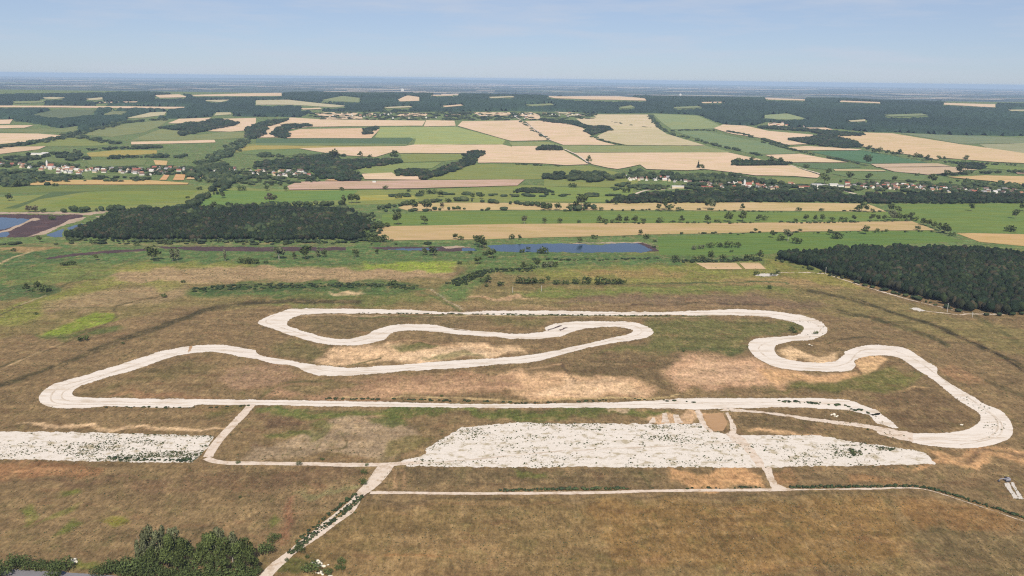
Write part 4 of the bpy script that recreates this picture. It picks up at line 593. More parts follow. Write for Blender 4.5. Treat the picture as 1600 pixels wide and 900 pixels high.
def rib(l, w): return ribbon_px(l, w)
BARE = [q[3] for q in PAINT if q[0][0] > 195] + [LPAD, RPAD, [(395,550)]+LOOP_OUT+LOOP_OUT2+STUB+LOOP_IN, MID_LOW+CH_IN+CH_OUT] + [ribbon_px(r[1], 10) for r in ROADS if min(q[1] for q in r[1]) > 620]
_T1 = [(.16,.12,.06),(.20,.15,.08),(.11,.10,.045),(.075,.08,.032),(.17,.11,.06),(.24,.19,.11)]
_T2 = [(.12,.11,.05),(.09,.10,.04),(.16,.13,.07),(.065,.075,.03)]
TUFTS = [
 ('grass_tufts','dry brown and olive grass tufts covering the foreground grassland',[(-60,735),(580,735),(1660,735),(1660,980),(-60,980)],13000,.22,.65,_T1),
 ('grass_tufts','grass and weed tufts on the brown grassland in and around the circuit',[(-60,470),(1660,470),(1660,735),(-60,735)],15000,.28,.85,_T1+_T2),
 ('grass_tufts','olive grass tufts on the slopes between lake and circuit',[(-60,398),(1660,398),(1660,470),(-60,470)],6000,.4,1.3,_T2),
]

# ------------------------------------------------------------------ ground
def build_ground():
    near = np.concatenate([np.linspace(-250, 340, 20), np.geomspace(350, 2899, 600)])
    far = np.concatenate([KN, np.geomspace(14100, 72000, 90)])
    ys = np.concatenate([near, far]); NC = 860
    us = np.linspace(-1, 1, NC)
    X = us[None, :]*(np.maximum(ys, 0)*.78+260)[:, None]; Y = np.repeat(ys[:, None], NC, 1)
    P = np.stack([X, Y, Z(Y)], -1).reshape(-1, 3)
    far_w = P[:, 1] > 300
    u = np.full(len(P), -9999.0); v = np.full(len(P), -9999.0)
    u[far_w], v[far_w] = proj(P[far_w])
    x, y = P[:, 0], P[:, 1]
    nz = (fbm(x/60, y/90, 5)-.5); nz2 = (fbm(x/25+50, y/60+9, 5)-.5)
    sc = np.clip(900/np.maximum(y, 300), .05, 2)      # a bigger wander near the camera
    up = u+nz*46*sc; vp = v+nz2*26*sc
    col = np.empty((len(P), 3)); base = np.array(C(142, 117, 82))
    col[:] = base
    far_m = _sm((y-14000)/3000)[:, None]
    pl = fbm(x/2600, y/5200, 4)[:, None]
    for (c, soft, op, poly) in PAINT:
        poly = np.array(poly, float); c = np.array(C(*c))*(np.array([1.24, 1.19, 1.19]) if c[0] > 185 else 1)
        b0 = poly.min(0)-soft*2-4; b1 = poly.max(0)+soft*2+4
        k = np.nonzero((up > b0[0]) & (up < b1[0]) & (vp > b0[1]) & (vp < b1[1]))[0]
        if not len(k): continue
        X_, Y_ = up[k], vp[k]*2; pp = poly*np.array([1, 2.0])
        ins = in_poly(X_, Y_, pp); d = np.full(len(k), 1e9)
        for i in range(len(pp)):
            a = pp[i]; e = pp[(i+1) % len(pp)]-a; l2 = e@e+1e-9
            s = np.clip(((X_-a[0])*e[0]+(Y_-a[1])*e[1])/l2, 0, 1)
            d = np.minimum(d, np.hypot(X_-a[0]-s*e[0], Y_-a[1]-s*e[1]))
        sd = np.where(ins, -d, d)
        al = (op*_sm(.5-sd/(2*soft)))[:, None]
        col[k] = col[k]*(1-al)+c*al
    for (c, wpx, op, line) in LINES:
        line = np.array(smooth(line, 5)); c = np.array(C(*c)); wob = .35
        uu = u+(up-u)*wob; vv = v+(vp-v)*wob
        b0 = line.min(0)-wpx*2; b1 = line.max(0)+wpx*2
        k = np.nonzero((uu > b0[0]) & (uu < b1[0]) & (vv > b0[1]) & (vv < b1[1]))[0]
        X_, Y_ = uu[k], vv[k]*1.6; pp = line*np.array([1, 1.6]); d = np.full(len(k), 1e9)
        for i in range(len(pp)-1):
            a = pp[i]; e = pp[i+1]-a; l2 = e@e+1e-9
            s = np.clip(((X_-a[0])*e[0]+(Y_-a[1])*e[1])/l2, 0, 1)
            d = np.minimum(d, np.hypot(X_-a[0]-s*e[0], Y_-a[1]-s*e[1]))
        al = (min(1, op*1.2)*_sm(1.4-d/wpx)*np.clip(.55+1.6*(nz2[k]+.25), .3, 1))[:, None]
        col[k] = col[k]*(1-al)+c*al
    plain_c = np.array(C(50, 74, 56))*(.75+.5*pl)
    col = col*(1-far_m)+plain_c*far_m
    n, mm = len(ys), NC
    i = np.arange((n-1)*(mm-1)); r = i//(mm-1); c_ = i % (mm-1); a = r*mm+c_
    Fq = np.stack([a, a+1, a+mm+1, a+mm], 1)
    me = mesh_arr('ground', P, Fq, col)
    tag(link('ground', me, GROUND), kind='structure')
build_ground()
# ------------------------------------------------------------------ crop fields and meadows
FPOLY = []
for i, (c, px) in enumerate(FIELDS):
    nm = 'stubble_field' if c[0] > c[1] else 'meadow'
    far = min(q[1] for q in px) < 300
    sheet(nm, px, field_mat(c), (.25 if far else .02)+i*(.03 if far else .004), 10, .25)
    FPOLY.append(px)
# far plain: strips of fields beyond the ridge
V = []; Fc = []; cols = []
for k in range(1100):
    Yc = 17500*(62000/17500)**rng.random(); Xc = rng.uniform(-.7, .7)*Yc
    w = rng.uniform(120, 900)*(Yc/20000); d = rng.uniform(40, 260)*(Yc/20000)**1.5; sh = rng.uniform(-.5, .5)*d
    if rng.random() < .08: w *= 3
    b = len(V); zz = 3+k*.02
    V += [(Xc-w, Yc-d, zz), (Xc+w, Yc-d, zz), (Xc+w+sh, Yc+d, zz), (Xc-w+sh, Yc+d, zz)]
    Fc.append((b, b+1, b+2, b+3))
    c = [C(232, 206, 176), C(120, 140, 96), C(206, 186, 150), C(44, 66, 50)][rng.choice(4, p=[.22, .17, .13, .48])]
    cols += [c]*4
FARM = bpy.data.materials.new('far_farmland'); t_, b_ = nt(FARM); a_ = t_.nodes.new('ShaderNodeAttribute'); a_.attribute_name = 'Col'
t_.links.new(a_.outputs[0], b_.inputs['Base Color'])
tag(link('farmland', mesh_arr('farmland', V, Fc, np.array(cols)), FARM), kind='structure')
# low blue hills on the horizon
hv = []; hf = []
xs = np.linspace(-46000, 46000, 140)
hz = 190*np.exp(-((xs+6000)/17000)**2)*(.8+.4*fbm(xs/5000, xs*0+3, 4))+40*fbm(xs/9000, xs*0+8, 3)
for j, (yy, s) in enumerate(((56000, 0), (59000, .6), (62000, 1), (66000, .7), (70000, 0))):
    for k, xx in enumerate(xs): hv.append((xx, yy, 1+hz[k]*s))
for j in range(4):
    for k in range(139):
        a = j*140+k; hf.append((a, a+1, a+141, a+140))
tag(link('hills', mesh_arr('hills', hv, hf), plain('hill_woods', C(70, 95, 72))), kind='structure')
# ------------------------------------------------------------------ track, gravel pads, roads, water
for nm, px, mat, off in SHEETS:
    sheet(nm, px, mat, off, 1.4, 1.3 if nm == 'gravel_pad' else .8)
for nm, line, w, mat, off in ROADS:
    road(nm, line, w, mat, off)
# ------------------------------------------------------------------ vegetation
ICO = {}
def ico(sub):
    if sub not in ICO:
        bm = bmesh.new(); bmesh.ops.create_icosphere(bm, subdivisions=sub, radius=1)
        ICO[sub] = (np.array([v.co[:] for v in bm.verts]), np.array([[v.index for v in f.verts] for f in bm.faces])); bm.free()
    return ICO[sub]
def blobs(P, r, h, greens=GREENS, sub=2, low=.0):
    """many tree crowns as one mesh: centres P (n,3 at ground), crown radius r, height h"""
    v, f = ico(sub); n = len(P)
    k = len(v)
    jit = rng.uniform(.72, 1.25, (n, k, 1))
    ang = rng.uniform(0, 6.28, n); ca, sa = np.cos(ang), np.sin(ang)
    vx = v[None, :, 0]*ca[:, None]-v[None, :, 1]*sa[:, None]; vy = v[None, :, 0]*sa[:, None]+v[None, :, 1]*ca[:, None]
    W = np.stack([vx, vy, np.repeat(v[None, :, 2], n, 0)], -1)*jit
    ch = h*(.42 if low == 0 else .55)
    W = W*np.stack([r, r, ch], -1)[:, None, :]
    W[:, :, 2] += (h-ch*1.0)[:, None]
    W += P[:, None, :]
    W[:, :, 2] = np.maximum(W[:, :, 2], P[:, None, 2]-.2)
    c = greens[rng.integers(0, len(greens), n)]*rng.uniform(.75, 1.25, (n, 1))
    cv = np.repeat(c[:, None, :], k, 1)*rng.uniform(.8, 1.2, (n, k, 1))
    F = (f[None]+(np.arange(n)*k)[:, None, None]).reshape(-1, 3)
    return W.reshape(-1, 3), F, cv.reshape(-1, 3)
def scatter(px, sp, edge=None):
    W = np.array([hit(*q)[:2] for q in densify(px, 6)])
    x0, y0 = W.min(0); x1, y1 = W.max(0)
    gx, gy = np.meshgrid(np.arange(x0, x1, sp), np.arange(y0, y1, sp)); gx = gx.ravel(); gy = gy.ravel()
    gx = gx+rng.uniform(-.5, .5, len(gx))*sp*.9; gy = gy+rng.uniform(-.5, .5, len(gy))*sp*.9
    k = in_poly(gx, gy, W); gx, gy = gx[k], gy[k]
    return np.stack([gx, gy, Z(gy)], 1)
def wood(name, label, cat, px, sp, h0, h1, dens=1.0, greens=None, sub=2, rf=.62, group=None):
    if greens is None: greens = PINE if name == 'wood' else GREENS
    P = scatter(px, sp)
    if name == 'wood':
        e = fbm(P[:, 0]/38+9, P[:, 1]/38, 4); P[:, 0] += (e-.5)*40; P[:, 1] += (fbm(P[:, 0]/33, P[:, 1]/33+40, 4)-.5)*46; P[:, 2] = Z(P[:, 1])
        P = P[fbm(P[:, 0]/22+80, P[:, 1]/22, 3) > .25]
    if name in ('tree_belt', 'village_trees', 'hedgerow'):
        P[:, 0] += (fbm(P[:, 0]/40+3, P[:, 1]/40, 3)-.5)*50; P[:, 1] += (fbm(P[:, 0]/45, P[:, 1]/45+70, 3)-.5)*60; P[:, 2] = Z(P[:, 1])
        P = P[fbm(P[:, 0]/30+11, P[:, 1]/45+5, 3) > .42]; h0, h1 = h0*.6, h1*1.12
    if dens < 1: P = P[rng.random(len(P)) < dens]
    if not len(P): return
    n = len(P); nn = fbm(P[:, 0]/60, P[:, 1]/60, 3)
    h = h0+(h1-h0)*np.clip(rng.random(n)*.7+(nn-.35)*1.0, 0, 1)
    r = sp*rf*rng.uniform(.6, 1.55, n)*np.clip(h/((h0+h1)/2), .7, 1.25)
    v, f, c = blobs(P, r, h, greens, sub)
    tint = (.6+.7*np.repeat(nn, len(ico(sub)[0])))[:, None]
    if name == 'wood':
        k = np.repeat((fbm(P[:, 0]/45+31, P[:, 1]/70+7, 4)+rng.normal(0, .07, n)) > .66, len(ico(sub)[0])); c[k] = c[k]*np.array([1.7, 1.45, 1.4])
    tag(link(name, mesh_arr(name, v, f, c*tint), LEAF), label, cat, group, 'stuff')
def belt(name, label, cat, line, w, sp, h0, h1, dens=1.0, greens=None, sub=2):
    wood(name, label, cat, ribbon_px(smooth(line, 4), w), sp, h0, h1, dens, greens, sub)
# wooded hills: one canopy with bumps
def canopy(name, label, px, dx, dy, holes):
    W = np.array([hit(*q)[:2] for q in densify(px, 4)])
    x0, y0 = W.min(0); x1, y1 = W.max(0); y1 = min(y1, 9900)
    xs = np.arange(x0, x1, dx); ys = np.arange(y0, y1, dy)
    gx, gy = np.meshgrid(xs, ys); shp = gx.shape
    gx = gx+rng.uniform(-.4, .4, shp)*dx; gy = gy+rng.uniform(-.4, .4, shp)*dy
    gz = Z(gy); P = np.stack([gx.ravel(), gy.ravel(), gz.ravel()], 1)
    ok = in_poly(gx.ravel(), gy.ravel(), W)
    u, v = proj(P)
    for hpoly in holes:
        for dv in (0, 2.2, 4.0): ok &= ~in_poly(u, v-dv, hpoly)
    ok = ok.reshape(shp)
    big = fbm(gx/900, gy/900, 4)
    H = 9+13*rng.random(shp)+26*(big-.45)
    H = np.maximum(H, 7)
    inner = ok.copy(); inner[1:] &= ok[:-1]; inner[:-1] &= ok[1:]; inner[:, 1:] &= ok[:, :-1]; inner[:, :-1] &= ok[:, 1:]
    P[:, 2] += np.where(inner, H, 0).ravel()
    idx = np.arange(P.shape[0]).reshape(shp)
    a, b, c, d = idx[:-1, :-1], idx[:-1, 1:], idx[1:, 1:], idx[1:, :-1]
    q = ok[:-1, :-1] & ok[:-1, 1:] & ok[1:, 1:] & ok[1:, :-1]
    F = np.concatenate([np.stack([a[q], b[q], c[q]], 1), np.stack([a[q], c[q], d[q]], 1)])
    used = np.unique(F); mp = np.full(P.shape[0], -1); mp[used] = np.arange(len(used))
    cc = np.array((.022, .038, .022))*(.30+1.45*big.ravel()[used])[:, None]*rng.uniform(.7, 1.3, (len(used), 1))
    tag(link(name, mesh_arr(name, P[used], mp[F], cc), LEAF), label, 'forest', None, 'stuff')
canopy('forest', 'dark forest covering the long ridge of hills below the hazy plain', FOREST, 16, 26, FPOLY)
PINE = .62*np.array([(.060, .058, .034), (.030, .050, .022), (.026, .044, .020), (.036, .058, .024), (.048, .068, .026), (.034, .046, .022)])
for w in WOODS:
    kind = w[0]
    if kind == 'wood': wood(*w[1:])
    else: belt(*w[1:])
# --- individual trees
def leafy(lobes, n, size, base, seed):
    r_ = np.random.default_rng(seed); V = []; Fq = []; Cc = []
    wts = np.array([l[3]*l[4]*l[5] for l in lobes]); wts = wts/wts.sum()
    for li, k in enumerate(r_.multinomial(n, wts)):
        cx, cy, cz, rx, ry, rz = lobes[li]; tone = r_.uniform(.8, 1.2)
        d = r_.normal(0, 1, (k, 3)); d /= np.linalg.norm(d, axis=1)[:, None]
        rad = r_.uniform(.35, 1.05, (k, 1))**.6
        p = d*rad*np.array([rx, ry, rz])+np.array([cx, cy, cz])
        for q, dd in zip(p, d):
            nrm = dd+r_.normal(0, .55, 3); nrm /= np.linalg.norm(nrm)
            t1 = np.cross(nrm, r_.normal(0, 1, 3)); t1 /= np.linalg.norm(t1); t2 = np.cross(nrm, t1)
            s = size*r_.uniform(.6, 1.3); b = len(V)
            V += [q-t1*s-t2*s*.7, q+t1*s-t2*s*.6, q+t1*s*.8+t2*s*.8, q-t1*s*.7+t2*s*.7]
            Fq.append((b, b+1, b+2, b+3)); Cc += [np.array(base)*tone*r_.uniform(.75, 1.3)]*4
    return mesh_arr('crown', V, Fq, np.array(Cc))
def tube(pts, rads, seg=6):
    V = []; F = []
    for i, (p, r) in enumerate(zip(pts, rads)):
        for k in range(seg):
            a = 6.2832*k/seg; V.append((p[0]+r*math.cos(a), p[1]+r*math.sin(a), p[2]))
    for i in range(len(pts)-1):
        for k in range(seg):
            F.append((i*seg+k, i*seg+(k+1) % seg, (i+1)*seg+(k+1) % seg, (i+1)*seg+k))
    return V, F
def trunk_mesh(h, r, limbs, seed):
    r_ = np.random.default_rng(seed)
    V, F = tube([(0, 0, -.02), (r_.normal(0, .01), 0, h*.4), (r_.normal(0, .03), r_.normal(0, .03), h)], [r, r*.75, r*.3])
    for k in range(limbs):
        a = 6.28*k/limbs+r_.uniform(-.4, .4); z0 = h*r_.uniform(.45, .8); L = h*r_.uniform(.3, .5)
        v, f = tube([(0, 0, z0), (math.cos(a)*L*.5, math.sin(a)*L*.5, z0+L*.45), (math.cos(a)*L*.8, math.sin(a)*L*.8, z0+L)], [r*.45, r*.3, r*.1], 5)
        b = len(V); V += v; F += [tuple(q+b for q in ff) for ff in f]
    return mesh_arr('trunk', V, F)
def lobes_for(kind, seed):
    r_ = np.random.default_rng(seed); L = []
    if kind == 'b':      # broad crown, unit height 1
        for k in range(8):
            a = 6.28*k/7+r_.uniform(-.3, .3); d = .24*r_.uniform(.5, 1.15) if k < 7 else 0
            s = r_.uniform(.15, .23)
            L.append((d*math.cos(a), d*math.sin(a), r_.uniform(.42, .76) if k < 7 else .80, s, s, s*r_.uniform(.75, 1)))
    elif kind == 'p':
        for k in range(7):
            s = .10+.07*math.sin(math.pi*(k+.8)/7.5)
            L.append((r_.normal(0, .03), r_.normal(0, .03), .22+.72*k/6.5, s, s, .13))
    elif kind == 'c':
        for k in range(7):
            s = .24*(1-k/7.5)
            L.append((0, 0, .12+.8*k/6.5, s, s, .10))
    else:                # bush, as wide as high
        for k in range(6):
            a = 6.28*k/6+r_.uniform(-.4, .4); s = r_.uniform(.3, .42)
            L.append((.36*math.cos(a), .36*math.sin(a), r_.uniform(.34, .6), s, s, s*.85))
    return L
TREE = {}
def assets(kind, fine, pale=False):
    key = (kind, fine, pale)
    if key not in TREE:
        lst = []
        for s in range(4):
            n = (1050 if fine else 190) if kind != 'u' else (420 if fine else 110)
            size = (.030 if fine else .062)*(1.6 if kind == 'u' else 1)
            base = {'b': (.068, .084, .026), 'p': (.082, .094, .034), 'c': (.030, .046, .022), 'u': (.062, .080, .026), 'r': (.11, .09, .055)}[kind]
            if fine: base = tuple(1.12*q for q in base)
            if pale: base = (.118, .125, .062)
            kk = 'b' if kind == 'r' else kind
            cr = leafy(lobes_for(kk, s*11+len(kind)+3), n, size, base, s+50); cr.materials.append(LEAF)
            tr = None
            if kk != 'u':
                tr = trunk_mesh({'b': .55, 'p': .8, 'c': .85}[kk], .022, 5 if kk == 'b' else 3, s); tr.materials.append(PALEBARK if pale else WOODM)
            lst.append((cr, tr))
        TREE[key] = lst
    return TREE[key]
ORD = ['', 'first', 'second', 'third', 'fourth', 'fifth', 'sixth', 'seventh', 'eighth', 'ninth', 'tenth', 'eleventh', 'twelfth', 'thirteenth', 'fourteenth', 'fifteenth', 'sixteenth', 'seventeenth', 'eighteenth', 'nineteenth']
def ordn(i):
    if i < 20: return ORD[i]
    t = ['', '', 'twent', 'thirt', 'fort', 'fift'][i//10]
    return t+('ieth' if i % 10 == 0 else 'y-'+ORD[i % 10])
def grow(x, y, hpx, kind, wide, label, group, fine=False):
    pale = kind.isupper(); k = kind.lower()
    if y < 500: hpx *= 1.12
    elif y > 870 and 210 < x < 400 and hpx > 25: hpx *= .92
    H = metres(x, y, hpx); p = hit(x, y)
    cr, tr = random.choice(assets(k, fine, pale)); rz = random.uniform(0, 6.28)
    name = {'b': 'tree', 'p': 'poplar', 'c': 'conifer', 'u': 'bush', 'r': 'tree'}[k]
    if k == 'u':
        o = link(name, cr); o.location = p; o.rotation_euler = (0, 0, rz); o.scale = (H*wide, H*wide, H)
        tag(o, label, 'bush', group); return o
    e = empty(name, p, rz); e.scale = (H*wide, H*wide, H); tag(e, label, 'tree', group)
    link('trunk', tr, None, e); link('crown', cr, None, e)
    return e
KN_ = {'b': 'green tree', 'B': 'greyish tree', 'p': 'slim tree', 'P': 'slim pale tree', 'c': 'dark conifer', 'u': 'green bush', 'r': 'brownish tree', 'U': 'pale bush'}
for zone, group, items in TREES:
    items = sorted(items, key=lambda q: q[0]); n = len(items)
    for i, it in enumerate(items):
        x, y, h, kd = it[:4]; wide = it[4] if len(it) > 4 else random.uniform(.9, 1.25)
        Hm = metres(x, y, h); sz = ('small ' if Hm < 5 else 'mid-sized ' if Hm < 11 else 'tall ') if kd.lower() != 'u' else ('low ' if Hm < 4 else 'big ')
        kn = KN_[kd]
        if kd in 'cpP' and sz == 'tall ': sz = ''
        lab = sz+kn+((', '+ordn(i+1)+' from left') if n > 1 else '')+' '+zone
        grow(x, y, h, kd, wide, lab, group if n > 1 else None, fine=y > 600)
# --- weeds on the stone pads: nobody could count them
def weeds(name, label, px, n, r0, r1, bias=None, greens=np.concatenate([GREENS*1.2, np.array([(.11, .10, .05), (.085, .09, .04), (.13, .11, .06)])])):
    W = np.array([hit(*q)[:2] for q in px]); x0, y0 = W.min(0); x1, y1 = W.max(0)
    P = np.stack([rng.uniform(x0, x1, n*14), rng.uniform(y0, y1, n*14)], 1)
    P = P[in_poly(P[:, 0], P[:, 1], W)]
    cl = fbm(P[:, 0]/34, P[:, 1]/14, 4)
    pr = np.clip((cl-.46)*5, .06, 1)
    if bias is not None:
        u, v = proj(np.stack([P[:, 0], P[:, 1], P[:, 0]*0], 1)); pr = pr*bias(u, v)
    P = P[rng.random(len(P)) < pr][:n]; k = len(P)
    r = r0+(r1-r0)*rng.random(k)**3
    v, f, c = blobs(np.stack([P[:, 0], P[:, 1], np.zeros(k)], 1), r, r*rng.uniform(.6, 1.1, k), greens, 1, .5)
    tag(link(name, mesh_arr(name, v, f, c), LEAF), label, 'weeds', None, 'stuff')
for w in WEEDS: weeds(*w)
def tufts(name, label, px, n, r0, r1, cols):
    W = np.array([hit(*q)[:2] for q in px]); x0, y0 = W.min(0); x1, y1 = W.max(0)
    P = np.stack([rng.uniform(x0, x1, n*3), rng.uniform(y0, y1, n*3)], 1); P = P[in_poly(P[:, 0], P[:, 1], W)]
    u, v = proj(np.stack([P[:, 0], P[:, 1], P[:, 0]*0], 1))
    for q in BARE:
        k = ~in_poly(u, v, q); P, u, v = P[k], u[k], v[k]
    cl = fbm(P[:, 0]/30, P[:, 1]/30, 4); P = P[rng.random(len(P)) < np.clip((cl-.38)*4, .12, 1)][:n]; k = len(P)
    r = r0+(r1-r0)*rng.random(k)**2
    v_, f, c = blobs(np.stack([P[:, 0], P[:, 1], np.zeros(k)], 1), r, r*rng.uniform(.45, .9, k), np.array(cols), 1, .5)
    tag(link(name, mesh_arr(name, v_, f, c), LEAF), label, 'grass', None, 'stuff')
for w in TUFTS: tufts(*w)
# ------------------------------------------------------------------ houses
def prism(w, d, h, rh, ov=.0):
    """gable walls"""
    a, b = w/2, d/2
    V = [(-a, -b, 0), (a, -b, 0), (a, b, 0), (-a, b, 0), (-a, -b, h), (a, -b, h), (a, b, h), (-a, b, h), (-a, 0, h+rh), (a, 0, h+rh)]
    me = bpy.data.meshes.new('wall')
    me.from_pydata(V, [], [(3, 2, 1, 0), (0, 1, 5, 4), (2, 3, 7, 6), (1, 2, 6, 9, 5), (3, 0, 4, 8, 7)]); return me
def roof(w, d, h, rh, ov=.4, t=.2):
    a, b = w/2+ov, d/2+ov; s = rh/(d/2); lo = h-ov*s
    V = []
    for z in (.05, .05+t):
        V += [(-a, -b, lo+z), (a, -b, lo+z), (-a, 0, h+rh+z), (a, 0, h+rh+z), (-a, b, lo+z), (a, b, lo+z)]
    F = [(6, 7, 9, 8), (8, 9, 11, 10), (2, 3, 1, 0), (4, 5, 3, 2), (0, 1, 7, 6), (5, 4, 10, 11), (1, 3, 9, 7), (3, 5, 11, 9), (2, 0, 6, 8), (4, 2, 8, 10)]
    me = bpy.data.meshes.new('roof'); me.from_pydata(V, [], F); return me
def boxm(name, x0, x1, y0, y1, z0, z1):
    V = [(x, y, z) for z in (z0, z1) for y in (y0, y1) for x in (x0, x1)]
    me = bpy.data.meshes.new(name); me.from_pydata(V, [], [(0, 2, 3, 1), (4, 5, 7, 6), (0, 1, 5, 4), (1, 3, 7, 5), (3, 2, 6, 7), (2, 0, 4, 6)]); return me
WALLC = {'white': C(228, 222, 210), 'cream': C(214, 196, 166), 'grey': C(186, 180, 174)}
ROOFC = {'red': (.27, .10, .07), 'orange': (.30, .155, .095), 'brown': (.15, .10, .08), 'grey': (.28, .27, .27), 'pale': (.5, .47, .44)}
def house(x, y, w, d, h, rh, rz, wall, rf, label, group, name='house', chim=True):
    p = hit(x, y); e = empty(name, p, rz); tag(e, label, 'house' if name == 'house' else 'building', group)
    a = prism(w, d, h, rh); link('wall', a, plain(wall+'_plaster', WALLC[wall]), e)
    b = roof(w, d, h, rh); ro = link('roof', b, plain(rf+'_tile', ROOFC[rf]), e)
    if chim: link('chimney', boxm('chimney', w*.2, w*.2+.7, -.35, .35, h+rh*.5, h+rh+1), plain('chimney_brick', (.3, .16, .11)), ro)
    return e
for zone, poly, n, big in HOUSES:
    W = np.array(poly, float); pts = []
    x0, y0 = W.min(0); x1, y1 = W.max(0); tries = 0
    while len(pts) < n and tries < 6000:
        tries += 1
        q = (rng.uniform(x0, x1), rng.uniform(y0, y1))
        if not in_poly([q[0]], [q[1]], poly)[0]: continue
        P = hit(*q)
        if any(math.dist(P[:2], r_[1][:2]) < 15*big for r_ in pts): continue
        pts.append((q, P))
    pts.sort(key=lambda a: a[0][0])
    for i, (q, P) in enumerate(pts):
        wl = random.choices(['white', 'cream', 'grey'], [6, 3, 1])[0]; rf = random.choices(['red', 'orange', 'brown', 'grey', 'pale'], [2, 2, 4, 3, 2])[0]
        rz = random.choice([0, 1.571])+random.uniform(-.3, .3)
        house(q[0], q[1], random.uniform(9, 14)*big, random.uniform(7, 9)*big, random.uniform(3, 4.6)*big, random.uniform(2.6, 4)*big, rz, wl, rf,
              f'{wl} house with {rf} roof, {ordn(i+1)} from left {zone}', 'village houses')
def shed(x, y, wpx, d, h, wl, rf, label, rz=0):
    w = metres(x, y, wpx); house(x, y, w, d, h, 2.2, rz, wl, rf, label, None, 'farm_building', False)
for s in SHEDS: shed(*s)
def church(x, y, hp, rf, label, side):
    H = metres(x, y, hp); e = empty('church', hit(x, y), .15); tag(e, label, 'church')
    link('nave', prism(18, 10, 7, 6), plain('white_plaster', WALLC['white']), e).location = (side*11.2, 0, 0)
    link('nave_roof', roof(18, 10, 7, 6), plain(rf+'_tile', ROOFC[rf]), e).location = (side*11.2, 0, 0)
    link('tower', boxm('tower', -2.6, 2.6, -2.6, 2.6, 0, H*.66), plain('white_plaster', WALLC['white']), e)
    V = [(-2.9, -2.9, H*.66), (2.9, -2.9, H*.66), (2.9, 2.9, H*.66), (-2.9, 2.9, H*.66), (0, 0, H)]
    me = bpy.data.meshes.new('spire'); me.from_pydata(V, [], [(0, 1, 4), (1, 2, 4), (2, 3, 4), (3, 0, 4), (3, 2, 1, 0)])
    link('spire', me, plain('spire_tin', (.5, .5, .48)), e)
for c_ in CHURCHES: church(*c_)
# ------------------------------------------------------------------ small things
def rubble(x, y, r, n, label, seed):
    r_ = np.random.default_rng(seed); v, f = ico(1); V = []; F = []
    for k in range(n):
        s = r*r_.uniform(.18, .5); q = r_.normal(0, .45, 2)*r
        b = len(V); V += list(v*r_.uniform(.7, 1.25, (len(v), 1))*np.array([s, s*.8, s*.6])+np.array([q[0], q[1], s*.35])); F += [tuple(a+b for a in t) for t in f]
    o = link('rubble_heap', mesh_arr('rubble_heap', V, F), plain('white_rubble', C(236, 226, 206))); o.location = hit(x, y); tag(o, label, 'rubble')
for a in RUBBLE: rubble(*a)
def pole(x, y, hpx, label, grp):
    H = metres(x, y, hpx); e = empty('utility_pole', hit(x, y)); tag(e, label, 'pole', grp)
    V, F = tube([(0, 0, -.1), (0, 0, H*.5), (0, 0, H)], [.28, .24, .2], 8)
    link('shaft', mesh_arr('shaft', V, F), plain('pale_concrete', C(214, 208, 200)), e)
    link('crossarm', boxm('crossarm', -.9, .9, -.1, .1, H-.9, H-.7), plain('galvanised', (.35, .35, .35)), e)
for a in POLES: pole(*a)
def cyl(name, r, w, seg=14):
    V = []; F = []
    for s in (-w/2, w/2):
        for k in range(seg):
            a = 6.2832*k/seg; V.append((r*math.cos(a), s, r*math.sin(a)))
    for k in range(seg): F.append((k, (k+1) % seg, seg+(k+1) % seg, seg+k))
    F += [tuple(range(seg))[::-1], tuple(range(seg, 2*seg))]
    me = bpy.data.meshes.new(name); me.from_pydata(V, [], F); return me
# parked car on the road at the bottom left
e = empty('parked_car', hit(97, 896.5), R(-4)); tag(e, 'dark blue car on the grey road below the hedge', 'car')
prof = [(-2.15, .3), (-2.15, .85), (-1.95, .98), (-1.3, 1.02), (-.75, 1.46), (.75, 1.48), (1.35, 1.0), (2.05, .85), (2.15, .6), (2.12, .3)]
V = [(x, s*(.86 if z < 1.2 else .68), z) for s in (-1, 1) for x, z in prof]; n = len(prof)
F = [(i, (i+1) % n, n+(i+1) % n, n+i) for i in range(n)]+[tuple(range(n))[::-1], tuple(range(n, 2*n))]
me = bpy.data.meshes.new('body'); me.from_pydata(V, [], F); link('body', me, plain('dark_blue_paint', (.03, .04, .07)), e)
link('window', boxm('window', -.7, .7, -.8, .8, 1.06, 1.38), plain('car_glass', (.02, .025, .03)), e)
for sx in (-1.35, 1.35):
    for sy in (-.8, .8): link('wheel', cyl('wheel', .33, .22), plain('tyre', (.02, .02, .02)), e).location = (sx, sy, .33)
# grey machine at the end of the concrete strips
e = empty('excavator', hit(1573, 751.5), R(8)); tag(e, 'grey machine with long lowered arm at the end of two concrete strips', 'excavator')
GM = plain('machine_grey', (.27, .26, .29)); DK = plain('machine_dark', (.05, .05, .06))
for sy in (-1.25, 1.25):
    link('track', boxm('track', -2.0, 2.0, sy-.35, sy+.35, 0, .9), DK, e)
link('body', boxm('body', -1.5, 2.3, -1.35, 1.35, .95, 2.1), GM, e)
link('cab', boxm('cab', -1.45, -.1, .15, 1.3, 2.1, 3.1), DK, e)
link('engine_cover', boxm('engine_cover', .4, 2.2, -1.2, 1.2, 2.1, 2.6), GM, e)
def beam(name, a, b, w, mat, par):
    a, b = Vector(a), Vector(b); me = boxm(name, -w/2, w/2, -w/2, w/2, 0, (b-a).length)
    o = link(name, me, mat, par); o.location = a; o.rotation_euler = (b-a).to_track_quat('Z', 'Y').to_euler(); return o
beam('boom', (-1.3, -.3, 1.9), (-5.2, -.3, 2.6), .55, GM, e); beam('arm', (-5.2, -.3, 2.6), (-7.0, -.3, .9), .45, GM, e)
link('bucket', boxm('bucket', -7.7, -6.6, -.9, .3, 0, 1.0), DK, e)
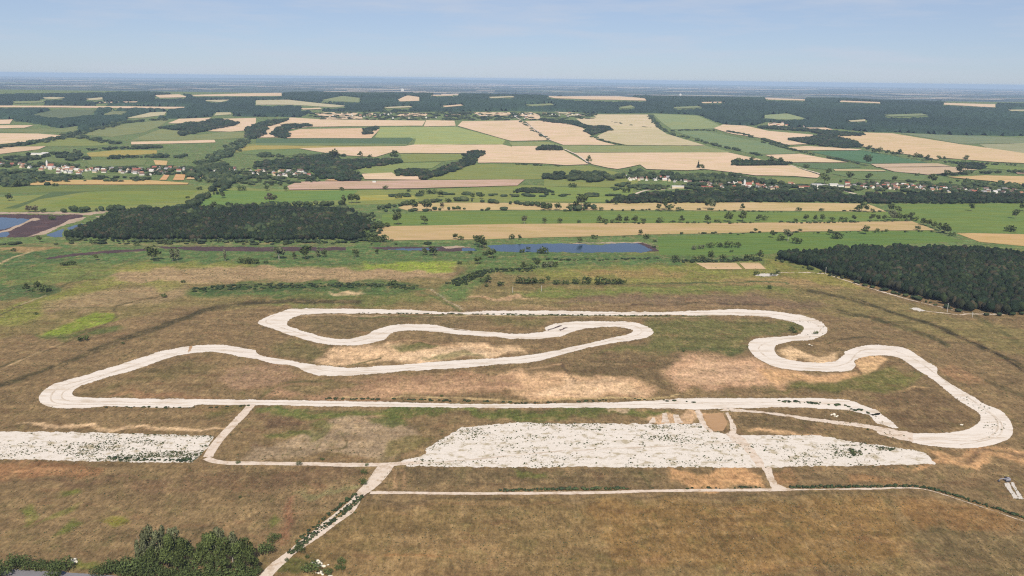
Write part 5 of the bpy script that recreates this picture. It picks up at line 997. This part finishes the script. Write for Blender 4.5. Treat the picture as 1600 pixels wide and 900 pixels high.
e = empty('gate_bar', hit(1572, 744)); tag(e, 'pale yellow bar on the grass behind the grey machine', 'barrier')
link('rail', boxm('rail', -2, 2, -.12, .12, .7, .95), plain('pale_yellow', C(206, 190, 130)), e)
for sx in (-1.7, 1.7): link('post', boxm('post', sx-.1, sx+.1, -.08, .08, 0, .68), plain('pale_yellow', C(206, 190, 130)), e)
# white tower blocks far out on the plain
for (x, y, hp, wp, lab) in ((629, 143, 4.5, 4, 'white block-shaped tower standing far out beyond the forest ridge'), (1063, 150, 3.5, 3, 'small white silo far beyond the forest right of centre')):
    H = metres(x, y, hp); w = metres(x, y, wp); e = empty('silo_tower', hit(x, y)); tag(e, lab, 'tower')
    link('shaft', boxm('shaft', -w/2, w/2, -w/4, w/4, 0, H*.85), plain('white_plaster', WALLC['white']), e)
    link('head_house', boxm('head_house', -w/3, w/3, -w/5, w/5, H*.85, H), plain('white_plaster', WALLC['white']), e)
# ------------------------------------------------------------------ light, sky, air
EL, AZ = 43, 177     # the sun stands behind the camera, a touch to its right
sun = bpy.data.objects.new('sun', bpy.data.lights.new('sun', 'SUN')); COL.objects.link(sun)
sun.data.energy = 5.0; sun.data.angle = R(.53); sun.data.color = (1, .94, .84)
sd = Vector((math.sin(R(AZ))*math.cos(R(EL)), math.cos(R(AZ))*math.cos(R(EL)), math.sin(R(EL))))
sun.rotation_euler = sd.to_track_quat('Z', 'Y').to_euler(); sun.location = (0, -300, 500)
W = bpy.data.worlds.new('World'); S.world = W; W.use_nodes = True
t = W.node_tree; bg = t.nodes['Background']
sky = t.nodes.new('ShaderNodeTexSky'); sky.sky_type = 'NISHITA'; sky.sun_disc = False
sky.sun_elevation = R(EL); sky.sun_rotation = R(AZ); sky.air_density = .7; sky.dust_density = .3; sky.ozone_density = 9; sky.altitude = 300
tn = t.nodes.new('ShaderNodeMix'); tn.data_type = 'RGBA'; tn.blend_type = 'MULTIPLY'; tn.inputs[0].default_value = 1
tn.inputs[7].default_value = (1.24, 1.10, 1.03, 1); t.links.new(sky.outputs[0], tn.inputs[6]); 
tc = t.nodes.new('ShaderNodeTexCoord'); mp_ = t.nodes.new('ShaderNodeMapping'); mp_.inputs['Scale'].default_value = (4, 4, 34)
cn = t.nodes.new('ShaderNodeTexNoise'); cn.inputs['Scale'].default_value = 1.6; cn.inputs['Detail'].default_value = 7; cn.inputs['Roughness'].default_value = .6
t.links.new(tc.outputs['Generated'], mp_.inputs[0]); t.links.new(mp_.outputs[0], cn.inputs['Vector'])
cw = ramp(t, cn.outputs[0], .46, .70, .42, .72); cm = t.nodes.new('ShaderNodeMix'); cm.data_type = 'RGBA'
t.links.new(cw, cm.inputs[0]); t.links.new(tn.outputs[2], cm.inputs[6]); cm.inputs[7].default_value = (6.7, 7.3, 8.5, 1); t.links.new(cm.outputs[2], bg.inputs[0]); bg.inputs[1].default_value = .083
hz_ = link('haze', boxm('haze', -90000, 90000, -600, 75000, -1, 312)); tag(hz_, 'thin blue summer haze over the whole plain', 'haze', None, 'stuff')
HM = bpy.data.materials.new('haze'); HM.use_nodes = True; n = HM.node_tree.nodes; n.clear()
out = n.new('ShaderNodeOutputMaterial'); pv = n.new('ShaderNodeVolumePrincipled')
pv.inputs['Color'].default_value = (.56, .74, .98, 1); pv.inputs['Density'].default_value = 3.1e-5; pv.inputs['Anisotropy'].default_value = -.1
HM.node_tree.links.new(pv.outputs[0], out.inputs['Volume']); hz_.data.materials.append(HM)
S.view_settings.view_transform = 'Standard'; S.view_settings.look = 'None'; S.view_settings.gamma = 1; S.view_settings.exposure = .03
S.view_settings.use_curve_mapping = False
S.cycles.use_denoising = False; S.cycles.pixel_filter_type = 'BLACKMAN_HARRIS'; S.cycles.filter_width = 1.2
S.cycles.max_bounces = 6; S.cycles.volume_bounces = 0
